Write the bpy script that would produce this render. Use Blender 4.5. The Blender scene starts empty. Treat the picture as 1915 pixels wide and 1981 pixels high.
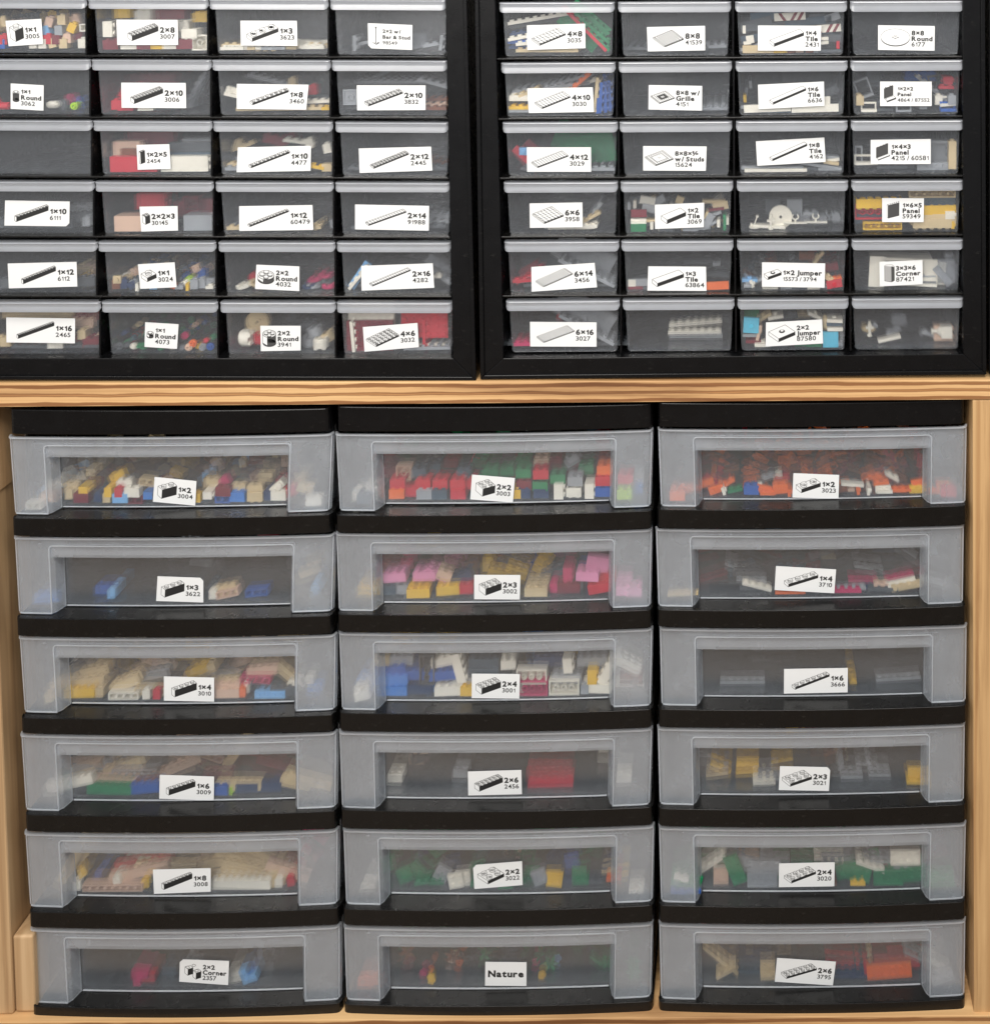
import bpy, math, random
from mathutils import Vector, Matrix
random.seed(7)
S = bpy.context.scene
# ------------------------------------------------------------------ camera, world, lights, exposure
PW, PH = 1915.0, 1981.0
FPX, PPX, PPY = 2322.0, 1450.0, -30.0
CAM = Vector((0.26, -1.20, 1.45))
YAW, PITCH, ROLL = math.radians(0.2), math.radians(3.0), -0.006
BASE = Matrix(((1, 0, 0), (0, 0, -1), (0, 1, 0)))
CR = Matrix.Rotation(-YAW, 3, 'Z') @ Matrix.Rotation(-PITCH, 3, 'X') @ BASE @ Matrix.Rotation(ROLL, 3, 'Z')
cd = bpy.data.cameras.new('camera')
cam = bpy.data.objects.new('camera', cd)
S.collection.objects.link(cam)
cam.matrix_world = Matrix.Translation(CAM) @ CR.to_4x4()
cd.sensor_fit = 'HORIZONTAL'
cd.sensor_width = 36.0
cd.lens = 36.0 * FPX / PW
cd.shift_x = (PW / 2 - PPX) / PW
cd.shift_y = (PPY - PH / 2) / PW
cd.clip_start = 0.05
cd.clip_end = 50
S.camera = cam
w = bpy.data.worlds.new('World')
S.world = w
w.use_nodes = True
w.node_tree.nodes['Background'].inputs[0].default_value = (0.97, 0.98, 1.0, 1)
w.node_tree.nodes['Background'].inputs[1].default_value = 0.33
def area(name, loc, target, sx, sy, power, col):
    l = bpy.data.lights.new(name, 'AREA')
    l.shape = 'RECTANGLE'; l.size = sx; l.size_y = sy; l.energy = power; l.color = col
    o = bpy.data.objects.new(name, l); S.collection.objects.link(o)
    o.location = loc
    o.rotation_euler = (Vector(target) - Vector(loc)).to_track_quat('-Z', 'Y').to_euler()
    return o
area('ceiling_lamp', (0.35, -1.15, 2.55), (0.0, 0.0, 0.95), 1.3, 0.7, 28, (1.0, 0.965, 0.92))
area('room_lamp', (-0.7, -2.4, 2.15), (0.0, 0.0, 0.8), 1.4, 1.1, 38, (1.0, 0.96, 0.91))
S.view_settings.view_transform = 'Standard'
S.view_settings.look = 'None'
S.view_settings.gamma = 1
S.view_settings.exposure = 0.40
S.view_settings.use_curve_mapping = False
S.cycles.transparent_max_bounces = 24
S.cycles.max_bounces = 10
S.cycles.transmission_bounces = 8

def Wp(px, py, Y=0.0):
    """a point of the photograph put on the vertical plane y = Y of the shelving front"""
    d = CR @ Vector(((px - PPX) / FPX, -(py - PPY) / FPX, -1.0))
    t = (Y - CAM.y) / d.y
    return CAM + d * t
# ------------------------------------------------------------------ helpers
def tag(o, label=None, cat=None, group=None, kind=None):
    if label: o['label'] = label
    if cat: o['category'] = cat
    if group: o['group'] = group
    if kind: o['kind'] = kind
    return o
def empty(name, loc):
    o = bpy.data.objects.new(name, None)
    o.empty_display_size = 0.02
    S.collection.objects.link(o)
    o.location = loc
    o['_w'] = list(loc)
    return o
def wloc(o):
    return Vector(o['_w'])
def mk(name, verts, faces, mats, parent=None, fm=None, smooth=False):
    """one mesh object; verts in world space"""
    n = len(verts)
    c = Vector((sum(v[0] for v in verts) / n, sum(v[1] for v in verts) / n, sum(v[2] for v in verts) / n))
    me = bpy.data.meshes.new(name)
    me.from_pydata([(v[0] - c.x, v[1] - c.y, v[2] - c.z) for v in verts], [], faces)
    if not isinstance(mats, (list, tuple)): mats = [mats]
    for m in mats: me.materials.append(m)
    if fm: me.polygons.foreach_set('material_index', fm)
    if smooth: me.polygons.foreach_set('use_smooth', [True] * len(me.polygons))
    me.update()
    o = bpy.data.objects.new(name, me)
    S.collection.objects.link(o)
    o['_w'] = list(c)
    if parent is not None:
        o.parent = parent
        o.location = c - wloc(parent)
    else:
        o.location = c
    return o
class MB:
    def __init__(s): s.v = []; s.f = []; s.m = []
    def add(s, vs, fs, mi=0):
        b = len(s.v); s.v += [tuple(v) for v in vs]; s.f += [tuple(i + b for i in f) for f in fs]; s.m += [mi] * len(fs)
    def box(s, x0, x1, y0, y1, z0, z1, mi=0):
        s.add([(x0,y0,z0),(x1,y0,z0),(x1,y1,z0),(x0,y1,z0),(x0,y0,z1),(x1,y0,z1),(x1,y1,z1),(x0,y1,z1)],
              [(0,3,2,1),(4,5,6,7),(0,1,5,4),(1,2,6,5),(2,3,7,6),(3,0,4,7)], mi)
    def hexa(s, p, mi=0):
        """p: front quad (bl, br, tr, tl) then back quad"""
        s.add(p, [(0,1,2,3),(7,6,5,4),(0,4,5,1),(1,5,6,2),(2,6,7,3),(3,7,4,0)], mi)
    def cyl(s, c, r, h, n=12, axis='z', mi=0, r2=None):
        if r2 is None: r2 = r
        vs = []
        for k, rr in ((0, r), (1, r2)):
            for i in range(n):
                a = 2 * math.pi * i / n
                p, q = rr * math.cos(a), rr * math.sin(a)
                if axis == 'z': vs.append((c[0] + p, c[1] + q, c[2] + h * k))
                elif axis == 'y': vs.append((c[0] + p, c[1] + h * k, c[2] - q))
                else: vs.append((c[0] + h * k, c[1] + p, c[2] + q))
        fs = [tuple(reversed(range(n))), tuple(range(n, 2 * n))]
        fs += [(i, (i + 1) % n, n + (i + 1) % n, n + i) for i in range(n)]
        s.add(vs, fs, mi)
    def tube(s, c, r, ri, h, n=14, mi=0):
        vs = []
        for z in (0, h):
            for rr in (r, ri):
                vs += [(c[0] + rr * math.cos(2*math.pi*i/n), c[1] + rr * math.sin(2*math.pi*i/n), c[2] + z) for i in range(n)]
        fs = []
        for i in range(n):
            j = (i + 1) % n
            fs += [(i, j, 2*n + j, 2*n + i), (n + j, n + i, 3*n + i, 3*n + j), (j, i, n + i, n + j), (2*n + i, 2*n + j, 3*n + j, 3*n + i)]
        s.add(vs, fs, mi)
    def sheet(s, rows, mi=0):
        b = len(s.v); nc = len(rows[0])
        for r in rows: s.v += [tuple(v) for v in r]
        for i in range(len(rows) - 1):
            for j in range(nc - 1):
                s.f.append((b + i*nc + j, b + i*nc + j + 1, b + (i+1)*nc + j + 1, b + (i+1)*nc + j)); s.m.append(mi)
    def build(s, name, mats, parent=None, smooth=False):
        return mk(name, s.v, s.f, mats, parent, s.m, smooth)
def bevel(o, w=0.0006, seg=2, ang=35):
    b = o.modifiers.new('bevel', 'BEVEL'); b.width = w; b.segments = seg; b.limit_method = 'ANGLE'; b.angle_limit = math.radians(ang)
    b.harden_normals = False
    return o
def solid(o, t, off=-1):
    m = o.modifiers.new('thick', 'SOLIDIFY'); m.thickness = t; m.offset = off; m.use_even_offset = True
    return o
# ------------------------------------------------------------------ materials
def newmat(name):
    m = bpy.data.materials.new(name); m.use_nodes = True
    nt = m.node_tree; nt.nodes.clear()
    out = nt.nodes.new('ShaderNodeOutputMaterial')
    return m, nt, out
def node(nt, t, **kw):
    n = nt.nodes.new('ShaderNode' + t)
    for k, v in kw.items():
        if k in n.inputs.keys(): n.inputs[k].default_value = v
        else: setattr(n, k, v)
    return n
def plastic(name, col, rough=0.28, var=0.06, bump=0.0, bscale=900, spec=0.5, dust=0.0):
    m, nt, out = newmat(name)
    b = node(nt, 'BsdfPrincipled'); b.inputs['Roughness'].default_value = rough
    b.inputs['Specular IOR Level'].default_value = spec
    tc = node(nt, 'TexCoord')
    nz = node(nt, 'TexNoise'); nz.inputs['Scale'].default_value = 60; nz.inputs['Detail'].default_value = 4
    nt.links.new(tc.outputs['Object'], nz.inputs['Vector'])
    mx = node(nt, 'MixRGB'); mx.inputs[1].default_value = (*[c * (1 - var) for c in col], 1); mx.inputs[2].default_value = (*[min(1, c * (1 + var)) for c in col], 1)
    nt.links.new(nz.outputs['Fac'], mx.inputs[0]); nt.links.new(mx.outputs[0], b.inputs['Base Color'])
    if dust:      # specks of dust and short scuffs
        nd = node(nt, 'TexNoise'); nd.inputs['Scale'].default_value = 420; nd.inputs['Detail'].default_value = 2
        ms = node(nt, 'Mapping'); ms.inputs['Scale'].default_value = (0.35, 1, 1); nt.links.new(tc.outputs['Object'], ms.inputs['Vector']); nt.links.new(ms.outputs[0], nd.inputs['Vector'])
        rd = node(nt, 'MapRange'); rd.inputs['From Min'].default_value = 0.66; rd.inputs['From Max'].default_value = 0.78; rd.inputs['To Max'].default_value = dust
        nt.links.new(nd.outputs['Fac'], rd.inputs['Value'])
        md_ = node(nt, 'MixRGB'); md_.inputs[2].default_value = (0.35, 0.33, 0.3, 1)
        nt.links.new(rd.outputs[0], md_.inputs[0]); nt.links.new(mx.outputs[0], md_.inputs[1]); nt.links.new(md_.outputs[0], b.inputs['Base Color'])
    rr = node(nt, 'MapRange'); rr.inputs['To Min'].default_value = rough * 0.8; rr.inputs['To Max'].default_value = rough * 1.25
    nt.links.new(nz.outputs['Fac'], rr.inputs['Value']); nt.links.new(rr.outputs[0], b.inputs['Roughness'])
    if bump:
        n2 = node(nt, 'TexNoise'); n2.inputs['Scale'].default_value = bscale; n2.inputs['Detail'].default_value = 3
        nt.links.new(tc.outputs['Object'], n2.inputs['Vector'])
        bp = node(nt, 'Bump'); bp.inputs['Strength'].default_value = bump; bp.inputs['Distance'].default_value = 0.0004
        nt.links.new(n2.outputs['Fac'], bp.inputs['Height']); nt.links.new(bp.outputs[0], b.inputs['Normal'])
    nt.links.new(b.outputs[0], out.inputs[0])
    return m
def milky(name, col, milk, blur, rough=0.25, transl=0.4, brough=0.25, gl=0.045):
    """translucent polypropylene: part clear, part blurring, part milky"""
    m, nt, out = newmat(name)
    tc = node(nt, 'TexCoord')
    nz = node(nt, 'TexNoise'); nz.inputs['Scale'].default_value = 22; nz.inputs['Detail'].default_value = 5
    nt.links.new(tc.outputs['Object'], nz.inputs['Vector'])
    tr = node(nt, 'BsdfTransparent'); tr.inputs[0].default_value = (0.97, 0.975, 0.985, 1)
    rf = node(nt, 'BsdfRefraction'); rf.inputs['Roughness'].default_value = brough; rf.inputs['IOR'].default_value = 1.25
    a = node(nt, 'MixShader'); a.inputs[0].default_value = blur
    nt.links.new(tr.outputs[0], a.inputs[1]); nt.links.new(rf.outputs[0], a.inputs[2])
    df = node(nt, 'BsdfDiffuse'); df.inputs[0].default_value = (*col, 1)
    tl = node(nt, 'BsdfTranslucent'); tl.inputs[0].default_value = (*col, 1)
    d = node(nt, 'MixShader'); d.inputs[0].default_value = transl
    nt.links.new(df.outputs[0], d.inputs[1]); nt.links.new(tl.outputs[0], d.inputs[2])
    c = node(nt, 'MixShader')
    mr = node(nt, 'MapRange'); mr.inputs['From Min'].default_value = 0.3; mr.inputs['From Max'].default_value = 0.7
    mr.inputs['To Min'].default_value = milk * 0.86; mr.inputs['To Max'].default_value = milk * 1.14
    nt.links.new(nz.outputs['Fac'], mr.inputs['Value']); nt.links.new(mr.outputs[0], c.inputs[0])
    nt.links.new(a.outputs[0], c.inputs[1]); nt.links.new(d.outputs[0], c.inputs[2])
    g = node(nt, 'BsdfGlossy'); g.inputs['Roughness'].default_value = rough; g.inputs[0].default_value = (1, 1, 1, 1)
    lw = node(nt, 'LayerWeight'); lw.inputs['Blend'].default_value = 0.2
    ml = node(nt, 'MapRange'); ml.inputs['To Min'].default_value = gl; ml.inputs['To Max'].default_value = 0.5
    nt.links.new(lw.outputs['Facing'], ml.inputs['Value'])
    e = node(nt, 'MixShader'); nt.links.new(ml.outputs[0], e.inputs[0])
    nt.links.new(c.outputs[0], e.inputs[1]); nt.links.new(g.outputs[0], e.inputs[2])
    nt.links.new(e.outputs[0], out.inputs[0])
    return m
BLACK = plastic('black_plastic', (0.0035, 0.0035, 0.004), 0.27, 0.2, 0.2, 700, 0.26, 0.025)
BLACK_GLOSS = plastic('black_tray_plastic', (0.006, 0.0058, 0.0056), 0.26, 0.3, 0.5, 260, 0.42, 0.05)
FROST = milky('frosted_plastic', (0.80, 0.86, 0.93), 0.29, 0.40, brough=0.22)
EDGE = milky('edge_highlight_plastic', (0.84, 0.88, 0.93), 0.46, 0.3, brough=0.3)  # paler and milkier than the frost: the edges' caught light put into the colour
CLEARW = milky('clear_window_plastic', (0.64, 0.71, 0.79), 0.072, 0.34, brough=0.06)
HANDLE = milky('handle_plastic', (0.70, 0.73, 0.78), 0.42, 0.3, brough=0.35)
BODY = milky('drawer_body_plastic', (0.58, 0.63, 0.70), 0.066, 0.34, brough=0.06)
LIPM = plastic('black_lip_plastic', (0.0035, 0.0035, 0.0036), 0.27, 0.3, 0.3, 260, 0.36, 0.04)
TRAY = milky('tray_plastic', (0.64, 0.69, 0.75), 0.08, 0.0)
PAPER = plastic('label_paper', (0.75, 0.76, 0.76), 0.5, 0.02)
INK = plastic('black_ink', (0.015, 0.015, 0.015), 0.5, 0.05)
GREYINK = plastic('grey_ink', (0.055, 0.055, 0.055), 0.5, 0.05)
def wood(name, axis, cols, lay=None, scale=1.0, ring=14, wf=0.75, wsc=2.2):
    m, nt, out = newmat(name)
    b = node(nt, 'BsdfPrincipled'); b.inputs['Roughness'].default_value = 0.55
    tc = node(nt, 'TexCoord')
    mp = node(nt, 'Mapping')
    sc = [60, 60, 60]; sc[axis] = 2.2
    mp.inputs['Scale'].default_value = [s * scale for s in sc]
    nt.links.new(tc.outputs['Object'], mp.inputs['Vector'])
    nz = node(nt, 'TexNoise'); nz.inputs['Scale'].default_value = 1.0; nz.inputs['Detail'].default_value = 6; nz.inputs['Roughness'].default_value = 0.62; nz.inputs['Distortion'].default_value = 0.6
    nt.links.new(mp.outputs[0], nz.inputs['Vector'])
    cr = node(nt, 'ValToRGB')
    e = cr.color_ramp.elements
    e[0].position = 0.33; e[0].color = (*cols[0], 1); e[1].position = 0.68; e[1].color = (*cols[2], 1)
    k = e.new(0.48); k.color = (*cols[1], 1)
    nt.links.new(nz.outputs['Fac'], cr.inputs[0])
    # growth rings, waving slowly along the grain
    mp2 = node(nt, 'Mapping'); s2 = [ring, ring, ring]; s2[axis] = 0.9
    mp2.inputs['Scale'].default_value = s2
    nt.links.new(tc.outputs['Object'], mp2.inputs['Vector'])
    wv = node(nt, 'TexWave'); wv.wave_type = 'BANDS'; wv.bands_direction = 'X' if axis == 2 else 'Z'
    wv.inputs['Scale'].default_value = wsc; wv.inputs['Distortion'].default_value = 7.0; wv.inputs['Detail'].default_value = 2.5; wv.inputs['Detail Scale'].default_value = 1.2
    nt.links.new(mp2.outputs[0], wv.inputs['Vector'])
    r2 = node(nt, 'ValToRGB'); r2.color_ramp.elements[0].position = 0.0; r2.color_ramp.elements[0].color = (0.62, 0.5, 0.4, 1)
    r2.color_ramp.elements[1].position = 0.35; r2.color_ramp.elements[1].color = (1, 1, 1, 1)
    nt.links.new(wv.outputs['Fac'], r2.inputs[0])
    mx = node(nt, 'MixRGB'); mx.blend_type = 'MULTIPLY'; mx.inputs[0].default_value = wf
    nt.links.new(cr.outputs[0], mx.inputs[1]); nt.links.new(r2.outputs[0], mx.inputs[2])
    last = mx
    if lay:
        sx = node(nt, 'SeparateXYZ'); nt.links.new(tc.outputs['UV'], sx.inputs[0])
        # layers wander a little
        nw = node(nt, 'TexNoise'); nw.inputs['Scale'].default_value = 14; nw.inputs['Detail'].default_value = 5
        mp3 = node(nt, 'Mapping'); mp3.inputs['Scale'].default_value = (1, 1, 6); nt.links.new(tc.outputs['Object'], mp3.inputs['Vector'])
        nt.links.new(mp3.outputs[0], nw.inputs['Vector'])
        ad = node(nt, 'Math'); ad.operation = 'MULTIPLY_ADD'; ad.inputs[1].default_value = 0.22; ad.inputs[2].default_value = -0.11
        nt.links.new(nw.outputs['Fac'], ad.inputs[0])
        su = node(nt, 'Math'); su.operation = 'ADD'; nt.links.new(ad.outputs[0], su.inputs[0]); nt.links.new(sx.outputs['Y'], su.inputs[1])
        mr = node(nt, 'MapRange'); mr.inputs['From Min'].default_value = 0; mr.inputs['From Max'].default_value = 1
        nt.links.new(su.outputs[0], mr.inputs['Value'])
        r3 = node(nt, 'ValToRGB'); el = r3.color_ramp.elements
        br, md, lt = (0.42, 0.27, 0.17, 1), (0.80, 0.66, 0.52, 1), (1.2, 1.2, 1.15, 1)
        stops = [(0.0, lt), (0.04, br), (0.17, br), (0.20, lt), (0.40, lt), (0.44, br), (0.49, md), (0.54, br), (0.59, lt), (0.74, lt), (0.78, br), (0.90, br), (0.94, lt), (1.0, lt)]
        el[0].position = 0; el[0].color = stops[0][1]; el[1].position = 1; el[1].color = stops[-1][1]
        for p, c in stops[1:-1]:
            q = el.new(p); q.color = c
        nt.links.new(mr.outputs[0], r3.inputs[0])
        m2 = node(nt, 'MixRGB'); m2.blend_type = 'MULTIPLY'; m2.inputs[0].default_value = 0.9
        nt.links.new(last.outputs[0], m2.inputs[1]); nt.links.new(r3.outputs[0], m2.inputs[2]); last = m2
    nt.links.new(last.outputs[0], b.inputs['Base Color'])
    bp = node(nt, 'Bump'); bp.inputs['Strength'].default_value = 0.35; bp.inputs['Distance'].default_value = 0.0006
    nt.links.new(nz.outputs['Fac'], bp.inputs['Height']); nt.links.new(bp.outputs[0], b.inputs['Normal'])
    nt.links.new(b.outputs[0], out.inputs[0])
    return m
def add_uv(o):
    uv = o.data.uv_layers.new(name='UVMap')
    V = [(0,0),(1,0),(1,1),(0,1),(0,0),(1,0),(1,1),(0,1)]
    for l in o.data.loops: uv.data[l.index].uv = V[l.vertex_index % 8]
    return o
PLY = wood('plywood_edge', 0, [(0.27, 0.14, 0.06), (0.52, 0.31, 0.145), (0.64, 0.42, 0.21)], 0.0112, 0.55, 30, 0.22)
PINE = wood('pine_post', 2, [(0.34, 0.19, 0.08), (0.54, 0.33, 0.15), (0.62, 0.40, 0.19)], None, 1.3, 26, 0.6, 0.8)
PINE_X = wood('pine_board', 0, [(0.56, 0.33, 0.15), (0.68, 0.43, 0.21), (0.74, 0.50, 0.27)], None, 0.8, 26)
PINE_OLD = wood('weathered_pine', 2, [(0.30, 0.18, 0.09), (0.48, 0.31, 0.16), (0.60, 0.41, 0.23)], None, 0.7, 14, 0.35, 1.0)
COL = {
 'W': ('white', (0.86, 0.82, 0.71)), 'r': ('red', (0.58, 0.015, 0.035)), 'dr': ('dark red', (0.20, 0.012, 0.025)),
 'y': ('yellow', (0.80, 0.50, 0.03)), 'b': ('blue', (0.015, 0.10, 0.42)), 'mb': ('medium blue', (0.05, 0.22, 0.62)), 'lb': ('light blue', (0.22, 0.48, 0.80)),
 'g': ('green', (0.01, 0.22, 0.08)), 'lm': ('lime', (0.42, 0.66, 0.03)), 't': ('tan', (0.66, 0.52, 0.30)), 'o': ('orange', (0.82, 0.16, 0.025)),
 'gr': ('light grey', (0.34, 0.36, 0.38)), 'dg': ('dark grey', (0.09, 0.10, 0.11)), 'k': ('black', (0.012, 0.012, 0.014)), 'n': ('brown', (0.22, 0.07, 0.03)),
 'p': ('pink', (0.78, 0.30, 0.50)), 'hp': ('crimson', (0.58, 0.025, 0.13)), 'sl': ('slate', (0.05, 0.085, 0.12)), 'az': ('azure', (0.10, 0.50, 0.68)), 'nu': ('salmon', (0.72, 0.50, 0.37)),
 'db': ('dark blue', (0.015, 0.04, 0.12)),
}
CM = {k: plastic(v[0].replace(' ', '_') + '_toy_plastic', v[1], 0.24, 0.04) for k, v in COL.items()}
# transparent toy plastic
def clearmat():
    m, nt, out = newmat('clear_toy_plastic')
    a = node(nt, 'BsdfTransparent'); a.inputs[0].default_value = (0.86, 0.88, 0.9, 1)
    g = node(nt, 'BsdfPrincipled'); g.inputs['Base Color'].default_value = (0.6, 0.62, 0.65, 1); g.inputs['Roughness'].default_value = 0.1
    x = node(nt, 'MixShader'); x.inputs[0].default_value = 0.3
    nt.links.new(a.outputs[0], x.inputs[1]); nt.links.new(g.outputs[0], x.inputs[2]); nt.links.new(x.outputs[0], out.inputs[0])
    return m
COL['c'] = ('clear', (0.6, 0.6, 0.6)); CM['c'] = clearmat()
# ------------------------------------------------------------------ printed text, made once as flat meshes
ZO = {'A': (0, 0, 3.948), 'B': (440, 0, 3.644), 'C': (0, 340, 3.948), 'D': (440, 340, 3.644), 'E': (940, 0, 3.79), 'F': (1400, 0, 3.68),
      'G': (940, 340, 3.79), 'H': (1400, 340, 3.68),
      'I': (0, 740, 2.871), 'J': (630, 740, 2.871), 'K': (1255, 740, 2.871), 'L': (0, 1200, 2.871), 'M': (630, 1200, 2.871), 'N': (1255, 1200, 2.871),
      'O': (0, 1580, 2.871), 'P': (630, 1580, 2.871), 'Q': (1255, 1580, 2.871)}
def zp(z, x, y):
    o = ZO[z]; return (o[0] + x / o[2], o[1] + y / o[2])
# drawer id: (zoom, TL, TR, BL, BR, lines, picture)
LAB = {
 'L11': ('A', (43,155),(317,140),(68,350),(330,333), ['1×1','3005'], ('b',1,1,3)),
 'L12': ('A', (890,146),(1358,148),(897,340),(1362,340), ['2×8','3007'], ('b',8,2,3)),
 'L13': ('B', (92,142),(490,143),(95,318),(495,320), ['1×3','3623'], ('b',3,1,1)),
 'L14': ('B', (990,160),(1304,173),(993,337),(1303,349), ['2×2 w/','Bar & Stud','98549'], ('bar',)),
 'L21': ('A', (83,634),(335,648),(83,828),(333,842), ['1×1','Round','3062'], ('r',1,3)),
 'L22': ('A', (927,628),(1420,630),(930,820),(1423,823), ['2×10','3006'], ('b',10,2,3)),
 'L23': ('B', (67,588),(573,594),(66,765),(556,771), ['1×8','3460'], ('b',8,1,1)),
 'L24': ('B', (912,598),(1397,599),(915,775),(1397,773), ['2×10','3832'], ('b',10,2,1)),
 'L32': ('A', (1044,1104),(1294,1098),(1053,1294),(1306,1287), ['1×2×5','2454'], ('b',2,1,15)),
 'L33': ('B', (74,1036),(590,1025),(65,1212),(587,1202), ['1×10','4477'], ('b',10,1,1)),
 'L34': ('B', (926,1044),(1436,1031),(932,1217),(1445,1200), ['2×12','2445'], ('b',12,2,1)),
 'L41': ('C', (40,186),(534,194),(35,378),(530,384), ['1×10','6111'], ('b',10,1,3)),
 'L42': ('C', (1067,234),(1357,229),(1080,424),(1361,416), ['2×2×3','30145'], ('b',2,2,9)),
 'L43': ('D', (83,212),(600,204),(84,387),(606,380), ['1×12','60479'], ('b',12,1,1)),
 'L44': ('D', (900,200),(1422,210),(900,376),(1420,385), ['2×14','91988'], ('b',14,2,1)),
 'L51': ('C', (60,668),(586,655),(69,858),(592,844), ['1×12','6112'], ('b',12,1,3)),
 'L52': ('C', (1054,674),(1335,658),(1073,862),(1350,849), ['1×1','3024'], ('b',1,1,1)),
 'L53': ('D', (205,625),(508,637),(195,796),(508,811), ['2×2','Round','4032'], ('r',2,1)),
 'L54': ('D', (943,633),(1448,615),(946,808),(1458,788), ['2×16','4282'], ('b',16,2,1)),
 'L61': ('C', (49,1080),(575,1088),(51,1271),(573,1278), ['1×16','2465'], ('b',16,1,3)),
 'L62': ('C', (1110,1117),(1365,1132),(1105,1305),(1353,1321), ['1×1','Round','4073'], ('r',1,1)),
 'L63': ('D', (233,1056),(517,1056),(236,1235),(517,1230), ['2×2','Round','3941'], ('r',2,3)),
 'L64': ('D', (955,1065),(1340,1036),(967,1239),(1350,1207), ['4×6','3032'], ('b',6,4,1)),
 'R11': ('E', (300,182),(727,170),(303,363),(730,350), ['4×8','3035'], ('b',8,4,1)),
 'R12': ('E', (1180,195),(1606,186),(1186,374),(1607,366), ['8×8','41539'], ('b',8,8,1)),
 'R13': ('F', (243,178),(693,180),(243,357),(690,358), ['1×4','Tile','2431'], ('t',4,1,1)),
 'R14': ('F', (1098,176),(1502,182),(1098,352),(1500,358), ['8×8','Round','6177'], ('disc',)),
 'R21': ('E', (303,645),(783,637),(314,826),(793,818), ['4×10','3030'], ('b',10,4,1)),
 'R22': ('E', (1193,620),(1585,627),(1191,800),(1584,808), ['8×8 w/','Grille','4151'], ('grille',)),
 'R23': ('F', (243,600),(713,577),(247,775),(717,750), ['1×6','Tile','6636'], ('t',6,1,1)),
 'R24': ('F', (1112,577),(1480,578),(1112,752),(1480,752), ['1×2×2','Panel','4864 / 87552'], ('panel',2,2)),
 'R31': ('E', (300,1077),(770,1077),(302,1257),(772,1257), ['4×12','3029'], ('b',12,4,1)),
 'R32': ('E', (1152,1068),(1618,1071),(1152,1248),(1612,1250), ['8×8×⅓','w/ Studs','15624'], ('studded',)),
 'R33': ('F', (228,1003),(715,976),(238,1178),(725,1150), ['1×8','Tile','4162'], ('t',8,1,1)),
 'R34': ('F', (1045,993),(1473,987),(1045,1166),(1473,1165), ['1×4×3','Panel','4215 / 60581'], ('panel',4,3)),
 'R41': ('G', (320,200),(707,193),(322,380),(710,375), ['6×6','3958'], ('b',6,6,1)),
 'R42': ('G', (1238,210),(1600,195),(1240,388),(1597,375), ['1×2','Tile','3069'], ('t',2,1,1)),
 'R44': ('H', (1127,156),(1425,158),(1127,327),(1422,328), ['1×6×5','Panel','59349'], ('bigpanel',)),
 'R51': ('G', (333,667),(797,636),(335,848),(815,816), ['6×14','3456'], ('b',14,6,1)),
 'R52': ('G', (1190,662),(1613,665),(1183,840),(1617,843), ['1×3','Tile','63864'], ('t',3,1,1)),
 'R53': ('H', (272,614),(722,622),(271,788),(717,795), ['1×2 Jumper','15573 / 3794'], ('j',2,1)),
 'R54': ('H', (1108,611),(1414,598),(1110,786),(1416,770), ['3×3×6','Corner','87421'], ('corner',)),
 'R61': ('G', (323,1069),(811,1073),(325,1250),(811,1252), ['6×16','3027'], ('b',16,6,1)),
 'R63': ('H', (300,1043),(700,1021),(298,1214),(707,1192), ['2×2','Jumper','87580'], ('j',2,2)),
 'T11': ('I', (860,524),(1092,547),(850,661),(1085,683), ['1×2','3004'], ('b',2,1,3)),
 'T12': ('I', (876,1076),(1130,1085),(868,1213),(1130,1221), ['1×3','3622'], ('b',3,1,3)),
 'T13': ('L', (911,312),(1190,319),(911,446),(1190,452), ['1×4','3010'], ('b',4,1,3)),
 'T14': ('L', (888,859),(1190,869),(885,991),(1188,1001), ['1×6','3009'], ('b',6,1,3)),
 'T15': ('O', (850,295),(1171,287),(856,429),(1171,417), ['1×8','3008'], ('b',8,1,3)),
 'T16': ('O', (1000,793),(1273,803),(996,917),(1268,936), ['2×2','Corner','2357'], ('lcorner',)),
 'T21': ('J', (813,511),(1051,530),(803,648),(1040,666), ['2×2','3003'], ('b',2,2,3)),
 'T22': ('J', (825,1068),(1082,1069),(825,1203),(1078,1205), ['2×3','3002'], ('b',3,2,3)),
 'T23': ('M', (812,297),(1079,299),(811,432),(1076,435), ['2×4','3001'], ('b',4,2,3)),
 'T24': ('M', (790,841),(1087,832),(792,973),(1090,966), ['2×6','2456'], ('b',6,2,3)),
 'T25': ('P', (818,270),(1091,248),(826,402),(1094,380), ['2×2','3022'], ('b',2,2,1)),
 'T26': ('P', (887,808),(1116,810),(885,939),(1115,941), ['Nature'], None),
 'T31': ('K', (803,503),(1057,513),(797,638),(1053,645), ['1×2','3023'], ('b',2,1,1)),
 'T32': ('K', (706,1019),(1040,1038),(698,1152),(1030,1170), ['1×4','3710'], ('b',4,1,1)),
 'T33': ('N', (751,271),(1105,265),(750,407),(1104,400), ['1×6','3666'], ('b',6,1,1)),
 'T34': ('N', (728,811),(1008,817),(721,943),(1000,948), ['2×3','3021'], ('b',3,2,1)),
 'T35': ('Q', (723,261),(1032,254),(721,392),(1030,387), ['2×4','3020'], ('b',4,2,1)),
 'T36': ('Q', (712,786),(1039,807),(699,917),(1022,938), ['2×6','3795'], ('b',6,2,1)),
}
CUT = {'T12': 'TR', 'T34': 'TR', 'T16': 'TL', 'L41': 'BR', 'T25': 'TL', 'L14': 'BL'}
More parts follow.
